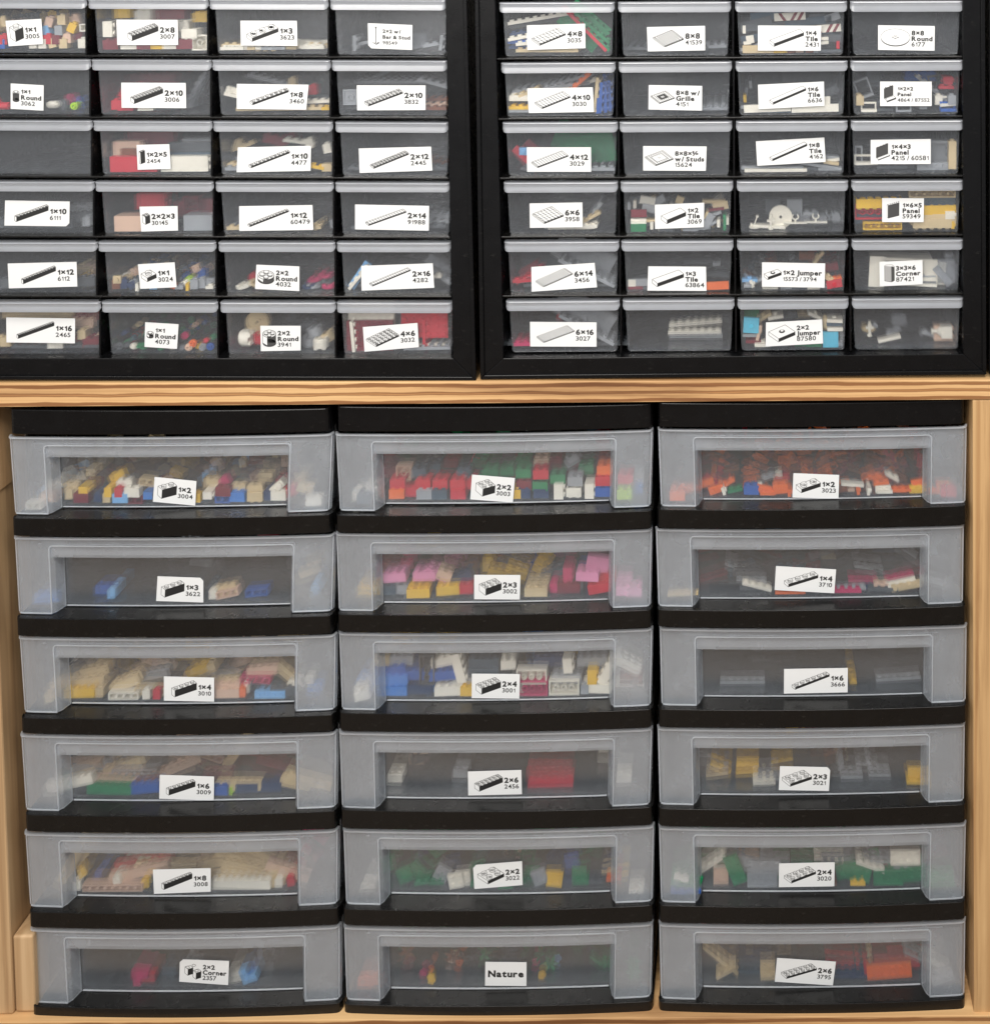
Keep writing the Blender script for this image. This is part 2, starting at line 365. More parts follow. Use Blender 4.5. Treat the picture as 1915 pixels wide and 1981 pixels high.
def make_texts():
    """every string as a flat mesh, put together glyph by glyph"""
    want = {}
    for k, L in LAB.items():
        ls = L[5]
        for i, s in enumerate(ls): want[(s, (i < len(ls) - 1) or s == 'Nature')] = None
    obs = []
    for key in sorted({(ch, bd) for (s, bd) in want for ch in s if ch not in ' 1'}):
        c = bpy.data.curves.new('t', 'FONT'); c.body = key[0]; c.size = 1.0; c.resolution_u = 3
        c.offset = 0.046 if key[1] else 0.020
        o = bpy.data.objects.new('t', c); S.collection.objects.link(o); obs.append((key, o))
    bpy.context.view_layer.update()
    dg = bpy.context.evaluated_depsgraph_get()
    G = {}
    for k, o in obs:
        me = bpy.data.meshes.new_from_object(o.evaluated_get(dg))
        vs = [(v.co.x, v.co.y) for v in me.vertices]; fs = [tuple(p.vertices) for p in me.polygons]
        x0 = min(v[0] for v in vs); x1 = max(v[0] for v in vs)
        G[k] = ([((v[0] - x0) * 1.14, v[1]) for v in vs], fs, (x1 - x0) * 1.14)
        bpy.data.meshes.remove(me)
    for k, o in obs:
        c = o.data; bpy.data.objects.remove(o); bpy.data.curves.remove(c)
    for bd in (True, False):
        w_, H = (0.18, 0.67) if bd else (0.115, 0.66)
        X = 0.20
        G[('1', bd)] = ([(X, 0), (X + w_, 0), (X + w_, H), (X + w_*.25, H), (X - .14, H - .16), (X - .14, H - .16 - w_*.9), (X, H - .10 - w_*.9)], [(0,1,2,3,6), (3,4,5,6)], X + w_)
    for (s, bd) in want:
        x = 0; V = []; F = []
        for ch in s:
            if ch == ' ': x += 0.24; continue
            vs, fs, wd = G[(ch, bd)]
            b0 = len(V); V += [(v[0] + x, v[1]) for v in vs]; F += [tuple(i + b0 for i in f) for f in fs]
            x += wd + (0.075 if bd else 0.085)
        want[(s, bd)] = (V, F, x - 0.08)
    return want
TXT = make_texts()
# ------------------------------------------------------------------ the little line drawings on the labels
class Draw:
    """2-D drawing: list of (points, level, material) in its own units"""
    def __init__(s): s.p = []
    def poly(s, pts, lev, mat): s.p.append((pts, lev, mat))
    def line(s, a, b, w, lev=2, mat=1):
        dx, dy = b[0]-a[0], b[1]-a[1]; l = math.hypot(dx, dy) or 1
        nx, ny = -dy/l*w/2, dx/l*w/2
        s.p.append(([(a[0]+nx,a[1]+ny),(a[0]-nx,a[1]-ny),(b[0]-nx,b[1]-ny),(b[0]+nx,b[1]+ny)], lev, mat))
    def loop(s, pts, w, lev=2, mat=1):
        for i in range(len(pts)): s.line(pts[i], pts[(i+1) % len(pts)], w, lev, mat)
    def ell(s, c, rx, ry, n=14, a0=0, a1=2*math.pi, rot=0):
        return [(c[0]+rx*math.cos(a0+(a1-a0)*i/n)*math.cos(rot)-ry*math.sin(a0+(a1-a0)*i/n)*math.sin(rot),
                 c[1]+rx*math.cos(a0+(a1-a0)*i/n)*math.sin(rot)+ry*math.sin(a0+(a1-a0)*i/n)*math.cos(rot)) for i in range(n if a1-a0 > 6.2 else n+1)]
    def bounds(s):
        xs = [q[0] for p in s.p for q in p[0]]; ys = [q[1] for p in s.p for q in p[0]]
        return min(xs), max(xs), min(ys), max(ys)
LX, SX = (0.90, 0.34), (-0.55, 0.42)
def iso(x, y, z): return (x*LX[0] + y*SX[0], x*LX[1] + y*SX[1] + z)
LW = 0.07
def box_pic(d, n, m, h, studs=True, w=None, front=1, jump=False):
    w = LW * 0.8
    H = 1.15 * h / 3.0 if h < 9 else 0.95 * h / 3.0
    if n > 6: H *= 1.15
    d.poly([iso(0,0,0), iso(n,0,0), iso(n,0,H), iso(0,0,H)], 1, front)
    d.poly([iso(0,0,0), iso(0,m,0), iso(0,m,H), iso(0,0,H)], 1, 0)
    d.loop([iso(0,0,0), iso(0,m,0), iso(0,m,H), iso(0,0,H)], w)
    d.poly([iso(0,0,H), iso(n,0,H), iso(n,m,H), iso(0,m,H)], 1, 0)
    d.loop([iso(0,0,H), iso(n,0,H), iso(n,m,H), iso(0,m,H)], w)
    if jump:
        c = iso(n/2, m/2, H)
        d.poly(d.ell((c[0], c[1]+0.05), 0.33, 0.2), 3, 1)
        d.poly(d.ell((c[0], c[1]+0.12), 0.17, 0.1), 4, 0)
        return
    if not studs: return
    many = n * m > 24
    if n >= 14 and m >= 6:
        for i in range(n):
            d.line(iso(i+.5, .25, H), iso(i+.5, m-.25, H), 0.26, 3)
        return
    for j in reversed(range(m)):
        for i in reversed(range(n)):
            c = iso(i+.5, j+.5, H)
            if many:
                if n * m > 60:
                    d.line((c[0]-0.16, c[1]+0.14), (c[0]+0.22, c[1]-0.16), 0.42, 3)
                else:
                    d.poly(d.ell((c[0], c[1]-0.02), 0.34, 0.21, 8), 3, 1)
                    d.poly(d.ell((c[0]+0.05, c[1]+0.10), 0.25, 0.14, 8), 4, 0)
                continue
            d.poly(d.ell(c, 0.31, 0.2, 12), 3, 0)
            d.poly(d.ell((c[0], c[1]+0.16), 0.31, 0.2, 12), 3, 0)
            d.line((c[0]-0.31, c[1]), (c[0]-0.31, c[1]+0.16), w*1.2, 4)
            pts = d.ell(c, 0.31, 0.2, 8, math.pi, 2*math.pi)
            for a, b in zip(pts[:-1], pts[1:]): d.line(a, b, w*1.3, 4)
            d.loop(d.ell((c[0], c[1]+0.16), 0.31, 0.2, 12), w*0.9, 4)
def round_pic(d, n, h, w=None):
    w = LW * 0.8
    R = n / 2.0; H = (0.92 if n == 1 else 1.1) * h / 3.0 + 0.10
    rx, ry = R*0.86, R*0.5
    d.poly(d.ell((0,0), rx, ry), 1, 2)
    d.poly([(-rx,0),(rx,0),(rx,H),(-rx,H)], 1, 2)
    d.poly([(-rx*0.98,0),(-rx*0.35,-ry*0.7),(-rx*0.35,H),(-rx*0.98,H)], 2, 0 if h < 3 or n > 1 else 2)
    d.poly(d.ell((0,H), rx, ry, 20), 3, 0)
    d.loop(d.ell((0,H), rx, ry, 20), w*1.3, 4)
    d.line((-rx,0),(-rx,H),w,4)
    pts = d.ell((0,0), rx, ry, 10, math.pi, 2*math.pi)
    for a, b in zip(pts[:-1], pts[1:]): d.line(a, b, w*2, 4)
    cs = [(0,0)] if n == 1 else [(-.42,.0),(.42,.0),(0,.27),(0,-.27)]
    for c in cs:
        c = (c[0]*1.0, c[1]+H)
        d.poly(d.ell((c[0], c[1]+0.1), 0.27, 0.16, 12), 5, 0)
        d.loop(d.ell((c[0], c[1]+0.1), 0.27, 0.16, 12), w, 6)
        pts = d.ell(c, 0.27, 0.16, 8, math.pi, 2*math.pi)
        for a, b in zip(pts[:-1], pts[1:]): d.line(a, b, w*2, 6)
def picture(spec):
    d = Draw(); k = spec[0]
    if k == 'b': box_pic(d, *spec[1:])
    elif k == 't': box_pic(d, *spec[1:], studs=False)
    elif k == 'j': box_pic(d, spec[1], spec[2], 1, jump=True)
    elif k == 'r': round_pic(d, spec[1], spec[2])
    elif k == 'bar':
        d.line((0,0),(0,2.2),0.1); d.poly(d.ell((0,2.3),0.13,0.12),2,1)
        d.line((-.5,.15),(0,-.15),0.08); d.line((0,-.15),(.5,.15),0.14)
        d.line((-.3,-.02),(0,0.12),0.07); d.line((.2,.1),(.3,.2),0.07)
    elif k == 'disc':
        d.poly(d.ell((0,-.18),3.0,1.72,36),1,1); d.poly(d.ell((0,0),3.0,1.72,36),2,0); d.loop(d.ell((0,0),3.0,1.72,36),0.07,3)
        for a in ((-.5,.05),(0,.3),(.5,.05),(0,-.2)):
            d.poly(d.ell(a,0.26,0.14,10),3,1); d.poly(d.ell((a[0],a[1]+0.08),0.18,0.09,10),4,0)
    elif k in ('grille', 'studded'):
        box_pic(d, 8, 8, 1, studs=False)
        q = 2 if k == 'grille' else 1.6
        d.poly([iso(q,q,.5), iso(8-q,q,.5), iso(8-q,8-q,.5), iso(q,8-q,.5)], 3, 2 if k == 'grille' else 0)
        d.loop([iso(q,q,.5), iso(8-q,q,.5), iso(8-q,8-q,.5), iso(q,8-q,.5)], 0.12, 4)
        d.poly([iso(3.3,3.3,.5), iso(4.7,3.3,.5), iso(4.7,4.7,.5), iso(3.3,4.7,.5)], 4, 0)
        d.loop([iso(3.6,3.6,.5), iso(4.4,3.6,.5), iso(4.4,4.4,.5), iso(3.6,4.4,.5)], 0.1, 5)
        for i in range(8):
            for j in range(8):
                if i < q-.3 or j < q-.3 or i > 7.3-q or j > 7.3-q:
                    c = iso(i+.5, j+.5, .45); d.line((c[0]-.2,c[1]-.08),(c[0]+.2,c[1]-.05),0.34,4)
    elif k == 'panel':
        n, h = spec[1], spec[2]
        H = h * 1.15
        d.poly([iso(0,.6,.3), iso(n,.6,.3), iso(n,.6,H), iso(0,.6,H)], 1, 2)
        d.loop([iso(0,.6,.3), iso(n,.6,.3), iso(n,.6,H), iso(0,.6,H)], 0.07)
        for i in range(n):
            c = iso(i+.5,.6,H); d.poly(d.ell((c[0],c[1]+.1),.3,.17,10),3,1); d.poly(d.ell((c[0],c[1]+.2),.24,.11,10),4,0)
        d.poly([iso(0,-.5,0), iso(n,-.5,0), iso(n,-.5,.28), iso(0,-.5,.28)], 3, 1)
        d.poly([iso(0,-.5,.28), iso(n,-.5,.28), iso(n,.4,.28), iso(0,.4,.28)], 2, 0)
        d.loop([iso(0,-.5,.28), iso(n,-.5,.28), iso(n,.4,.28), iso(0,.4,.28)], 0.06, 3)
        d.line(iso(0,-.5,0), iso(0,.6,H), 0.06)
    elif k == 'bigpanel':
        d.poly([(0,0),(4.2,1.1),(4.2,6),(0,4.9)], 1, 2); d.loop([(0,0),(4.2,1.1),(4.2,6),(0,4.9)], 0.14)
        d.line((-.4,.4),(-.4,5.2),0.08); d.line((0,0),(-.4,.4),0.08); d.line((-.4,5.2),(0,4.9),0.08)
        for i in range(6): d.poly(d.ell((i*.8, 5.3+i*.21),.2,.2,8),3,1)
    elif k == 'corner':
        d.poly([(0,0),(2.4,-.5),(2.4,5),(0,5.3)], 1, 3); d.poly([(2.4,-.5),(3.4,0),(3.4,4.6),(2.4,5)], 1, 2)
        d.loop([(0,0),(2.4,-.5),(3.4,0),(3.4,4.9),(2.6,5.6),(0.4,5.6),(0,5.3)], 0.12)
        d.line((2.4,-.5),(2.4,5),.1); d.line((2.4,5),(3.4,4.6),.2)
    elif k == 'lcorner':
        for ox, oy in ((0,0),(1.45,-.6)):
            e = Draw(); box_pic(e, 1.0, 1.0, 3, studs=False)
            for p, l, m in e.p: d.p.append(([(q[0]+ox, q[1]+oy) for q in p], l, m))
        d.poly([iso(0.3,.8,1.15), iso(1.9,.2,1.15), iso(2.2,1.2,1.1), iso(0.9,1.9,1.1)], 2, 0)
        for c in ((-.05,1.55),(1.0,1.95),(1.55,1.0)):
            d.poly(d.ell(c,.32,.2,12),5,0); d.loop(d.ell(c,.32,.2,12),.07,6)
    return d
EYE = lambda v: v
def make_label(key, drawer, Yfun):
    z, TL, TR, BL, BR, lines, pic = LAB[key]
    cx, cy = zp(z, *TL)
    Y0 = Yfun(cx, cy)
    P = [Wp(*zp(z, *c), Yfun(*zp(z, *c))) for c in (TL, TR, BL, BR)]
    hh = (P[0] - P[2]).length; ww = (P[1] - P[0]).length
    def at(a, b, lift):
        """a, b in metres from the label's top left corner"""
        u, v = a / ww, b / hh
        q = (P[0]*(1-u)*(1-v) + P[1]*u*(1-v) + P[2]*(1-u)*v + P[3]*u*v)
        return (q.x, q.y - lift, q.z)
    m = MB()
    nx = 6
    cutc = CUT.get(key)
    c = 0.0032
    out = []
    def corner(name, a, b):
        if cutc == name:
            da, db = (c if a == 0 else -c), (c if b == 0 else -c)
            p1, p2 = (a, b + db), (a + da, b)
            return [p1, p2] if name in ('TL', 'BR') else [p2, p1]
        return [(a, b)]
    out = corner('TL', 0, 0) + corner('TR', ww, 0) + corner('BR', ww, hh) + corner('BL', 0, hh)
    n = len(out)
    T = 0.00035
    m.add([at(a, b, T) for a, b in out] + [at(a, b, 0.00002) for a, b in out],
          [tuple(range(n)), tuple(reversed(range(n, 2*n)))] + [((i+1) % n, i, n+i, n+(i+1) % n) for i in range(n)])
    lab = m.build('label', PAPER, drawer)
    # lettering
    t = MB(); LS = 0.00005
    k3 = len(lines) == 3
    textleft = ww
    if lines == ['Nature']:
        vs, fs, wd = TXT[('Nature', True)]
        s = ww * 0.86 / wd
        t.add([at(ww*0.07 + v[0]*s, hh*0.62 - v[1]*s, T + LS) for v in vs], fs)
    else:
        cen = (0.29, 0.52, 0.75) if k3 else (0.40, 0.66)
        ws = []
        for i, sx in enumerate(lines):
            bold = i < len(lines) - 1
            vs, fs, wd = TXT[(sx, bold)]
            cap = (0.0037 if k3 else (0.0044 if bold else 0.0037))
            ws.append((vs, fs, wd, cap / 0.58))
        wmax = max(q[2]*q[3] for q in ws)
        if wmax > ww * 0.62:
            f = ww * 0.62 / wmax
            ws = [(a, b, c_, d_*f) for a, b, c_, d_ in ws]; wmax *= f
        textleft = ww - wmax - (0.0022 if k3 else 0.003)
        for (vs, fs, wd, s), cy_ in zip(ws, cen):
            t.add([at(textleft + v[0]*s, hh*cy_ + s*0.36 - v[1]*s, T + LS) for v in vs], fs)
    t.build('lettering', INK, lab)
    if pic:
        global LW
        LW = 0.07
        d = picture(pic)
        x0, x1, y0, y1 = d.bounds()
        s = min((textleft - 0.0034) / (x1 - x0), hh * 0.72 / (y1 - y0), 0.0108)
        LW = 0.00046 / s
        d = picture(pic); x0, x1, y0, y1 = d.bounds()
        aw = textleft - 0.0010 - 0.0024; ah = hh * 0.72
        s = min(aw / (x1 - x0), ah / (y1 - y0), 0.0108 if pic[0] in 'bjt' else 1)
        if pic[0] == 'disc': aw += 0.001
        ox = textleft - 0.0014 - (x1 - x0)*s if (x1-x0)*s > aw*0.75 else 0.0024 + (aw - (x1-x0)*s)/2
        oy = hh*0.49 + (y1 - y0)*s/2
        g = MB()
        for pts, lev, mat in d.p:
            g.add([at(ox + (q[0]-x0)*s, oy - (q[1]-y0)*s, T + LS*lev) for q in pts], [tuple(range(len(pts)))], mat)
        g.build('picture', [PAPER, INK, GREYINK, LGREY], lab)
    return lab
LGREY = plastic('light_grey_ink', (0.35, 0.35, 0.35), 0.5, 0.05)
# ------------------------------------------------------------------ setting
def struct(name, m, mats):
    o = m.build(name, mats); tag(o, kind='structure'); return o
WALL = plastic('wall_paint', (0.55, 0.52, 0.47), 0.7, 0.05)
FLOOR = plastic('floor_boards', (0.25, 0.18, 0.12), 0.5, 0.2)
m = MB(); m.box(-3, 3.5, 0.50, 0.60, 0, 2.8); struct('wall', m, WALL)
m = MB(); m.box(-3, 3.5, -3.5, 0.495, -0.1, 0); struct('floor', m, FLOOR)
def pq(q, Y): return [Wp(x, y, Y) for x, y in q]
def pbox(m, q, Y0, Y1, mi=0):
    """q: BL, BR, TR, TL photo points on plane Y0; straight back to Y1"""
    f = pq(q, Y0)
    m.hexa([tuple(v) for v in f] + [(v.x, Y1, v.z) for v in f], mi)
def rq(x0, y0, x1, y1): return [(x0, y1), (x1, y1), (x1, y0), (x0, y0)]
# ------------------------------------------------------------------ wooden shelving unit
shelving = empty('shelving_unit', (Wp(957, 1990, 0).x, 0.18, Wp(957, 1990, 0).z))
tag(shelving, 'pale wooden shelving unit with plywood shelf carrying all the drawer units', 'shelving unit')
m = MB(); pbox(m, [(-160, 788.5), (2010, 772), (2010, 734), (-160, 742.5)], -0.005, 0.44)
bevel(add_uv(m.build('shelf', PLY, shelving)), 0.0006)
m = MB(); pbox(m, [(-160, 2024), (2010, 2006), (2010, 1964.8), (-160, 1979.5)], -0.008, 0.44)
bevel(add_uv(m.build('bottom_board', PLY, shelving)), 0.0006)
m = MB(); pbox(m, [(1884, 1965), (2006, 1964.2), (2004, 773), (1881.5, 774)], -0.004, 0.09)
bevel(m.build('post', PINE, shelving), 0.001)
p0 = Wp(3, 1400, 0)
zt, zb = Wp(3, 789, -0.005).z - 0.001, Wp(3, 1979, -0.008).z + 0.001
m = MB(); m.box(p0.x - 0.05, p0.x, 0.0, 0.44, zb, zt)
bevel(m.build('post', PINE_OLD, shelving), 0.002)
q = Wp(1884, 1960, 0)
m = MB(); m.box(q.x + 0.012, q.x + 0.05, 0.092, 0.44, zb, zt)
m.build('side_panel', PINE_OLD, shelving)
m = MB(); m.box(p0.x + 0.001, p0.x + 0.022, 0.002, 0.046, zb + 0.0005, Wp(5, 1812, 0.002).z)
o = bevel(m.build('support_block', PINE_OLD, shelving), 0.0025, 3)
m = MB(); m.box(p0.x + 0.0005, p0.x + 0.003, 0.001, 0.16, Wp(0, 957, 0).z, zt - 0.0005)
bevel(m.build('rail', PINE_OLD, shelving), 0.001)
# ------------------------------------------------------------------ small-drawer cabinets
def lin(a, b, t): return a + (b - a) * t
CABS = {
 'L': dict(outer=(( -112, -140), (899.5, -140), (921, 737), (-92, 735)), inner=((-70, -30), (861, -30), (876.5, 693), (-60, 693)),
   tops=[(-4, -2), (112, 114.7), (229, 233.8), (347, 349.5), (463.5, 464.5), (578.5, 579.8)],
   bots=[(15.5, 19.5), (134.8, 137.5), (252, 256.6), (370, 371.8), (486.5, 488), (604, 606)],
   bods=[(101.5, 105.9), (221, 223), (336, 340), (452, 454.3), (568, 569), (685, 686.8)],
   xs=[[(-66, 165), (168, 401), (403, 633.5), (637, 862)], [(-58, 173), (175, 407), (408.5, 638), (640, 864)], [(-55, 176), (178, 408.5), (410.5, 642), (647, 866)],
       [(-51, 180), (182, 411), (415, 643.7), (647, 869)], [(-45, 186), (187.7, 416), (420.5, 647), (650, 871)], [(-40, 192), (194.5, 419.5), (424, 648), (650, 874)]],
   yref=(0, 860)),
 'R': dict(outer=((916, -140), (1905, -140), (1908.5, 725), (929, 734)), inner=((957, -30), (1862.5, -30), (1863.6, 684.8), (973.5, 693)),
   tops=[(3, -0.5), (119, 113.3), (233.5, 228.8), (348.7, 344.6), (462.7, 458.7), (577, 570.7)],
   bots=[(24, 21.7), (141.5, 135.7), (257, 251.8), (372.8, 368.4), (487.5, 483), (602, 596)],
   bods=[(108.4, 104), (225, 219.4), (339.6, 334.8), (453.6, 449), (568, 562.5), (681.5, 674.5)],
   xs=[[(965, 1188), (1195, 1414), (1422, 1639), (1645, 1864)], [(968.5, 1190), (1196, 1415.7), (1422.8, 1640), (1645.7, 1864)], [(971.4, 1194.6), (1198, 1416), (1423.5, 1640), (1646.4, 1864)],
       [(973.6, 1194.6), (1200, 1418), (1425, 1641), (1647.5, 1864)], [(975, 1197), (1201.5, 1418.5), (1425.5, 1641), (1648, 1864)], [(978, 1198), (1204, 1420.5), (1426.6, 1641.8), (1648.6, 1864)]],
   yref=(968, 1863)),
}
def rowy(tab, r, x, ref): return lin(tab[r][0], tab[r][1], (x - ref[0]) / (ref[1] - ref[0]))
def cab_outer(cid, lab):
    c = CABS[cid]; TL, TR, BR, BL = c['outer']; iTL, iTR, iBR, iBL = c['inner']
    b = Wp((BL[0] + BR[0]) / 2, BR[1], 0)
    cab = empty('drawer_cabinet', (b.x, 0.08, b.z)); tag(cab, lab, 'drawer cabinet', 'black cabinets of small drawers')
    D = 0.175
    def q4(m, a, bq, cq, d, Y0, Y1): pbox(m, [a, bq, cq, d], Y0, Y1)
    # front frame: four rails butted
    m = MB()
    q4(m, BL, (BL[0] + (iBL[0] - BL[0]), BL[1]), iBL, (BL[0], iBL[1]), 0, 0.03)
    m = MB(); f = pq([BL, BR, iBR, iBL], 0); 
    m.hexa([tuple(v) for v in f] + [(v.x, D, v.z) for v in f]); bevel(m.build('bottom_rail', BLACK, cab), 0.0007)
    g = 0.0004
    for nm, q in (('side_rail', [(BL[0], BL[1]), iBL, iTL, (TL[0], TL[1])]), ('side_rail', [iBR, BR, TR, iTR]), ('top_rail', [iTL, iTR, TR, TL])):
        f = pq(q, 0.0003)
        m = MB(); m.hexa([tuple(v) for v in f] + [(v.x, D, v.z) for v in f]); bevel(m.build(nm, BLACK, cab), 0.0007)
    # raised bead round the outer edge
    def strip(a, b_, c_, d_, name='rim'):
        m = MB(); pbox(m, [a, b_, c_, d_], -0.0022, -0.0001); bevel(m.build(name, BLACK, cab), 0.0007, 2)
    w_ = 8
    strip(BL, BR, (BR[0] - w_, BR[1] - w_), (BL[0] + w_, BL[1] - w_))
    strip((BR[0] - w_, BR[1] - w_ - .8), (BR[0], BR[1] - .8), TR, (TR[0] - w_, TR[1]))
    strip((BL[0], BL[1] - .8), (BL[0] + w_, BL[1] - w_ - .8), (TL[0] + w_, TL[1]), TL)
    # back panel
    f = pq([BL, BR, TR, TL], 0.0)
    m = MB(); m.box(f[0].x + .003, f[1].x - .003, D + .0005, D + .003, min(f[0].z, f[1].z) + .003, f[2].z - .003); m.build('back_panel', BLACK, cab)
    # horizontal dividers
    for r in range(5):
        y0a, y0b = c['bods'][r][0] + 2.0, c['bods'][r][1] + 2.0
        xa = lin(iTL[0], iBL[0], (y0a + 30) / 720) + 1; xb = lin(iTR[0], iBR[0], (y0b + 30) / 720) - 1
        k = lambda x, t: rowy(c['bods'], r, x, c['yref']) + 3.6 + t
        m = MB(); pbox(m, [(xa, k(xa, 3.2)), (xb, k(xb, 3.2)), (xb, k(xb, 0)), (xa, k(xa, 0))], 0.003, D - .001)
        bevel(m.build('divider_shelf', BLACK_GLOSS, cab), 0.0004)
    # upright dividers between columns, one piece per row so that they follow the shelves
    for r in range(6):
        for j in range(3):
            xc = (c['xs'][r][j][1] + c['xs'][r][j + 1][0]) / 2
            ya = rowy(c['tops'], r, xc, c['yref']); yb = rowy(c['bods'], r, xc, c['yref']) + 2.4
            ya = ya - 1.0 if r else -27
            m = MB(); pbox(m, [(xc - 1.6, yb), (xc + 1.6, yb), (xc + 1.6, ya), (xc - 1.6, ya)], 0.006, D - .001)
            m.build('upright_divider', BLACK, cab)
    return cab
cab_outer('L', 'black cabinet of small clear drawers cut by the left picture edge')
cab_outer('R', 'whole black cabinet of small clear drawers on the right half of shelf')
b = Wp(1960, 724, 0)
c3 = empty('drawer_cabinet', (b.x, 0.08, b.z)); tag(c3, 'black cabinet sliver at the upper right picture edge', 'drawer cabinet')
m = MB(); pbox(m, rq(1914, -140, 1990, 724), 0.0005, 0.175); bevel(m.build('side_rail', BLACK, c3), 0.0008)
m = MB(); pbox(m, rq(1914, -140, 1921, 724), -0.002, 0.0003); bevel(m.build('rim', BLACK, c3), 0.0007)
BY = 0.0125            # plane of the small drawers' fronts
DR = {}                # drawer id -> dict(root, front y function, inner bounds)
ROWN = ['top', 'second', 'third', 'fourth', 'fifth', 'bottom']
COLN = ['first', 'second', 'third', 'last']
NOLAB = {'L31': 'empty', 'R43': 'with clear clips and a white disc', 'R62': 'with stacked grey plates', 'R64': 'with pale sprayer pieces'}
def where(id_):
    if id_[0] == 'T': return ('left', 'middle', 'right')[int(id_[1]) - 1] + ' stack'
    return ('left' if id_[0] == 'L' else 'right') + ' cabinet'
def text_of(id_):
    if id_ in LAB: return ' '.join(LAB[id_][5]).replace('×', 'x').replace(' / ', '/')
    return None
def small_drawer(cid, r, j):
    c = CABS[cid]; id_ = f'{cid}{r+1}{j+1}'
    x0, x1 = c['xs'][r][j]
    ref = c['yref']
    # handle: back top edge on Y=BY-.0005, front bottom edge on Y=.002
    HF = 0.002
    dxl = Wp(x0, 300, HF).x; dxr = Wp(x1, 300, HF).x
    ya0, ya1 = rowy(c['tops'], r, x0, ref), rowy(c['tops'], r, x1, ref)
    yb0, yb1 = rowy(c['bots'], r, x0, ref), rowy(c['bots'], r, x1, ref)
    yc0, yc1 = rowy(c['bods'], r, x0 + 10, ref), rowy(c['bods'], r, x1, ref)
    xl, xr = Wp(x0, yb0, HF).x, Wp(x1, yb1, HF).x
    ztl, ztr = Wp(x0, ya0, BY).z, Wp(x1, ya1, BY).z
    zbl, zbr = Wp(x0, yb0, HF).z, Wp(x1, yb1, HF).z
    zcl, zcr = Wp(x0 + 8, yc0, BY).z, Wp(x1 + 4, yc1, BY).z
    root = empty('small_drawer', ((xl + xr) / 2, BY, (zcl + zcr) / 2))
    t = text_of(id_)
    if t: lab = f'small clear drawer labelled {t}, {ROWN[r]} row, {COLN[j]} column of {where(id_)}'
    else: lab = f'small unlabelled clear drawer {NOLAB[id_]}, {ROWN[r]} row of {where(id_)}'
    tag(root, lab, 'small drawer', 'small clear drawers of the black cabinets')
    # handle lip: curved section with rounded lower corners
    m = MB(); NX = 15
    rows = []
    rad = 0.0045
    prof = [(0.0, BY), (0.0, HF + .0016), (0.0006, HF + .0004), (0.0014, HF), (0.0020, HF + .0009), (0.35, HF + .0012), (1.0, HF + .0005)]
    us = [0, .012, .03, .05, .08] + [i / 10 for i in range(1, 10)] + [.92, .95, .97, .988, 1]
    wd = xr - xl
    for pi_, (pz, py) in enumerate(prof):
        rw = []
        for u in us:
            x = lin(xl, xr, u); zt = lin(ztl, ztr, u); zb = lin(zbl, zbr, u)
            e = min(u, 1 - u) * wd
            lift = (rad - math.sqrt(max(0, rad*rad - (rad - min(e, rad))**2))) if e < rad else 0
            yo = lift * 0.6
            zz = zt - pz if pz < 0.01 else lin(zt - .002, zb + lift * 0.75, (pz - .002) / .998 if pz > .9 else pz)
            rw.append((x, min(BY, py + yo), zz))
        rows.append(rw)
    # underside returns to the drawer front
    rows.append([(v[0], BY - .0008, v[2] + .0012) for v in rows[-1]])
    m.sheet(rows)
    o = m.build('handle', HANDLE, root, smooth=False); solid(o, 0.0014, 1)
    bevel(o, 0.0003, 2, 40)
    # front plate: tapered, rounded lower corners
    ins = 0.0018; tap = 0.0019; R = 0.0035
    A = (xl + ins, lin(ztl, zbl, .5)); B = (xr - ins, lin(ztr, zbr, .5))
    C = (xr - ins - tap, zcr); Dp = (xl + ins + tap, zcl)
    pts = [A]
    for k in range(6):
        a = math.pi + k / 5 * math.pi / 2
        pts.append((Dp[0] + R + R * math.cos(a), Dp[1] + R + R * math.sin(a)))
    for k in range(6):
        a = 1.5 * math.pi + k / 5 * math.pi / 2
        pts.append((C[0] - R + R * math.cos(a), C[1] + R + R * math.sin(a)))
    pts.append(B)
    n = len(pts); T = 0.0013
    m = MB()
    m.add([(p[0], BY, p[1]) for p in pts] + [(p[0], BY + T, p[1]) for p in pts],
          [tuple(range(n)), tuple(reversed(range(n, 2 * n)))] + [((i + 1) % n, i, n + i, n + (i + 1) % n) for i in range(n)])
    bevel(m.build('front_panel', BODY, root), 0.0004)
    # tray: sides, bottom, back
    m = MB(); q = .0004; yb_ = .165; tt = .0011
    pts2 = [(p[0] + (q if p[0] < (xl + xr) / 2 else -q), p[1] + q) for p in pts]
    def sh(off):
        return [(p[0] + (off if p[0] < (xl + xr) / 2 else -off), p[1] + off * (0 if i in (0, n - 1) else 1)) for i, p in enumerate(pts2)]
    a_, b_ = sh(0), sh(tt)
    vs = [(p[0], BY + T, p[1]) for p in a_] + [(p[0], yb_, p[1]) for p in a_] + [(p[0], BY + T, p[1]) for p in b_] + [(p[0], yb_, p[1]) for p in b_]
    fs = []
    for i in range(n - 1):
        fs += [(i, i + 1, n + i + 1, n + i), (2*n + i + 1, 2*n + i, 3*n + i, 3*n + i + 1)]
    fs += [(i, i + n, 3*n + i, 2*n + i) for i in (0, n - 1)]
    m.add(vs, fs)
    m.box(A[0] + .003, B[0] - .003, yb_ - .001, yb_, max(zcl, zcr) + .0015, min(A[1], B[1]))
    m.build('tray', TRAY, root)
    if id_ in LAB: make_label(id_, root, lambda px, py: BY - .00012)
    DR[id_] = dict(Y=BY + T + .0006, x0=A[0] + .003, x1=B[0] - .003, z0=max(zcl, zcr) + .0018, z1=min(A[1], B[1]), yb=yb_ - .004, bow=None)
for cid in 'LR':
    for r in range(6):
        for j in range(4): small_drawer(cid, r, j)
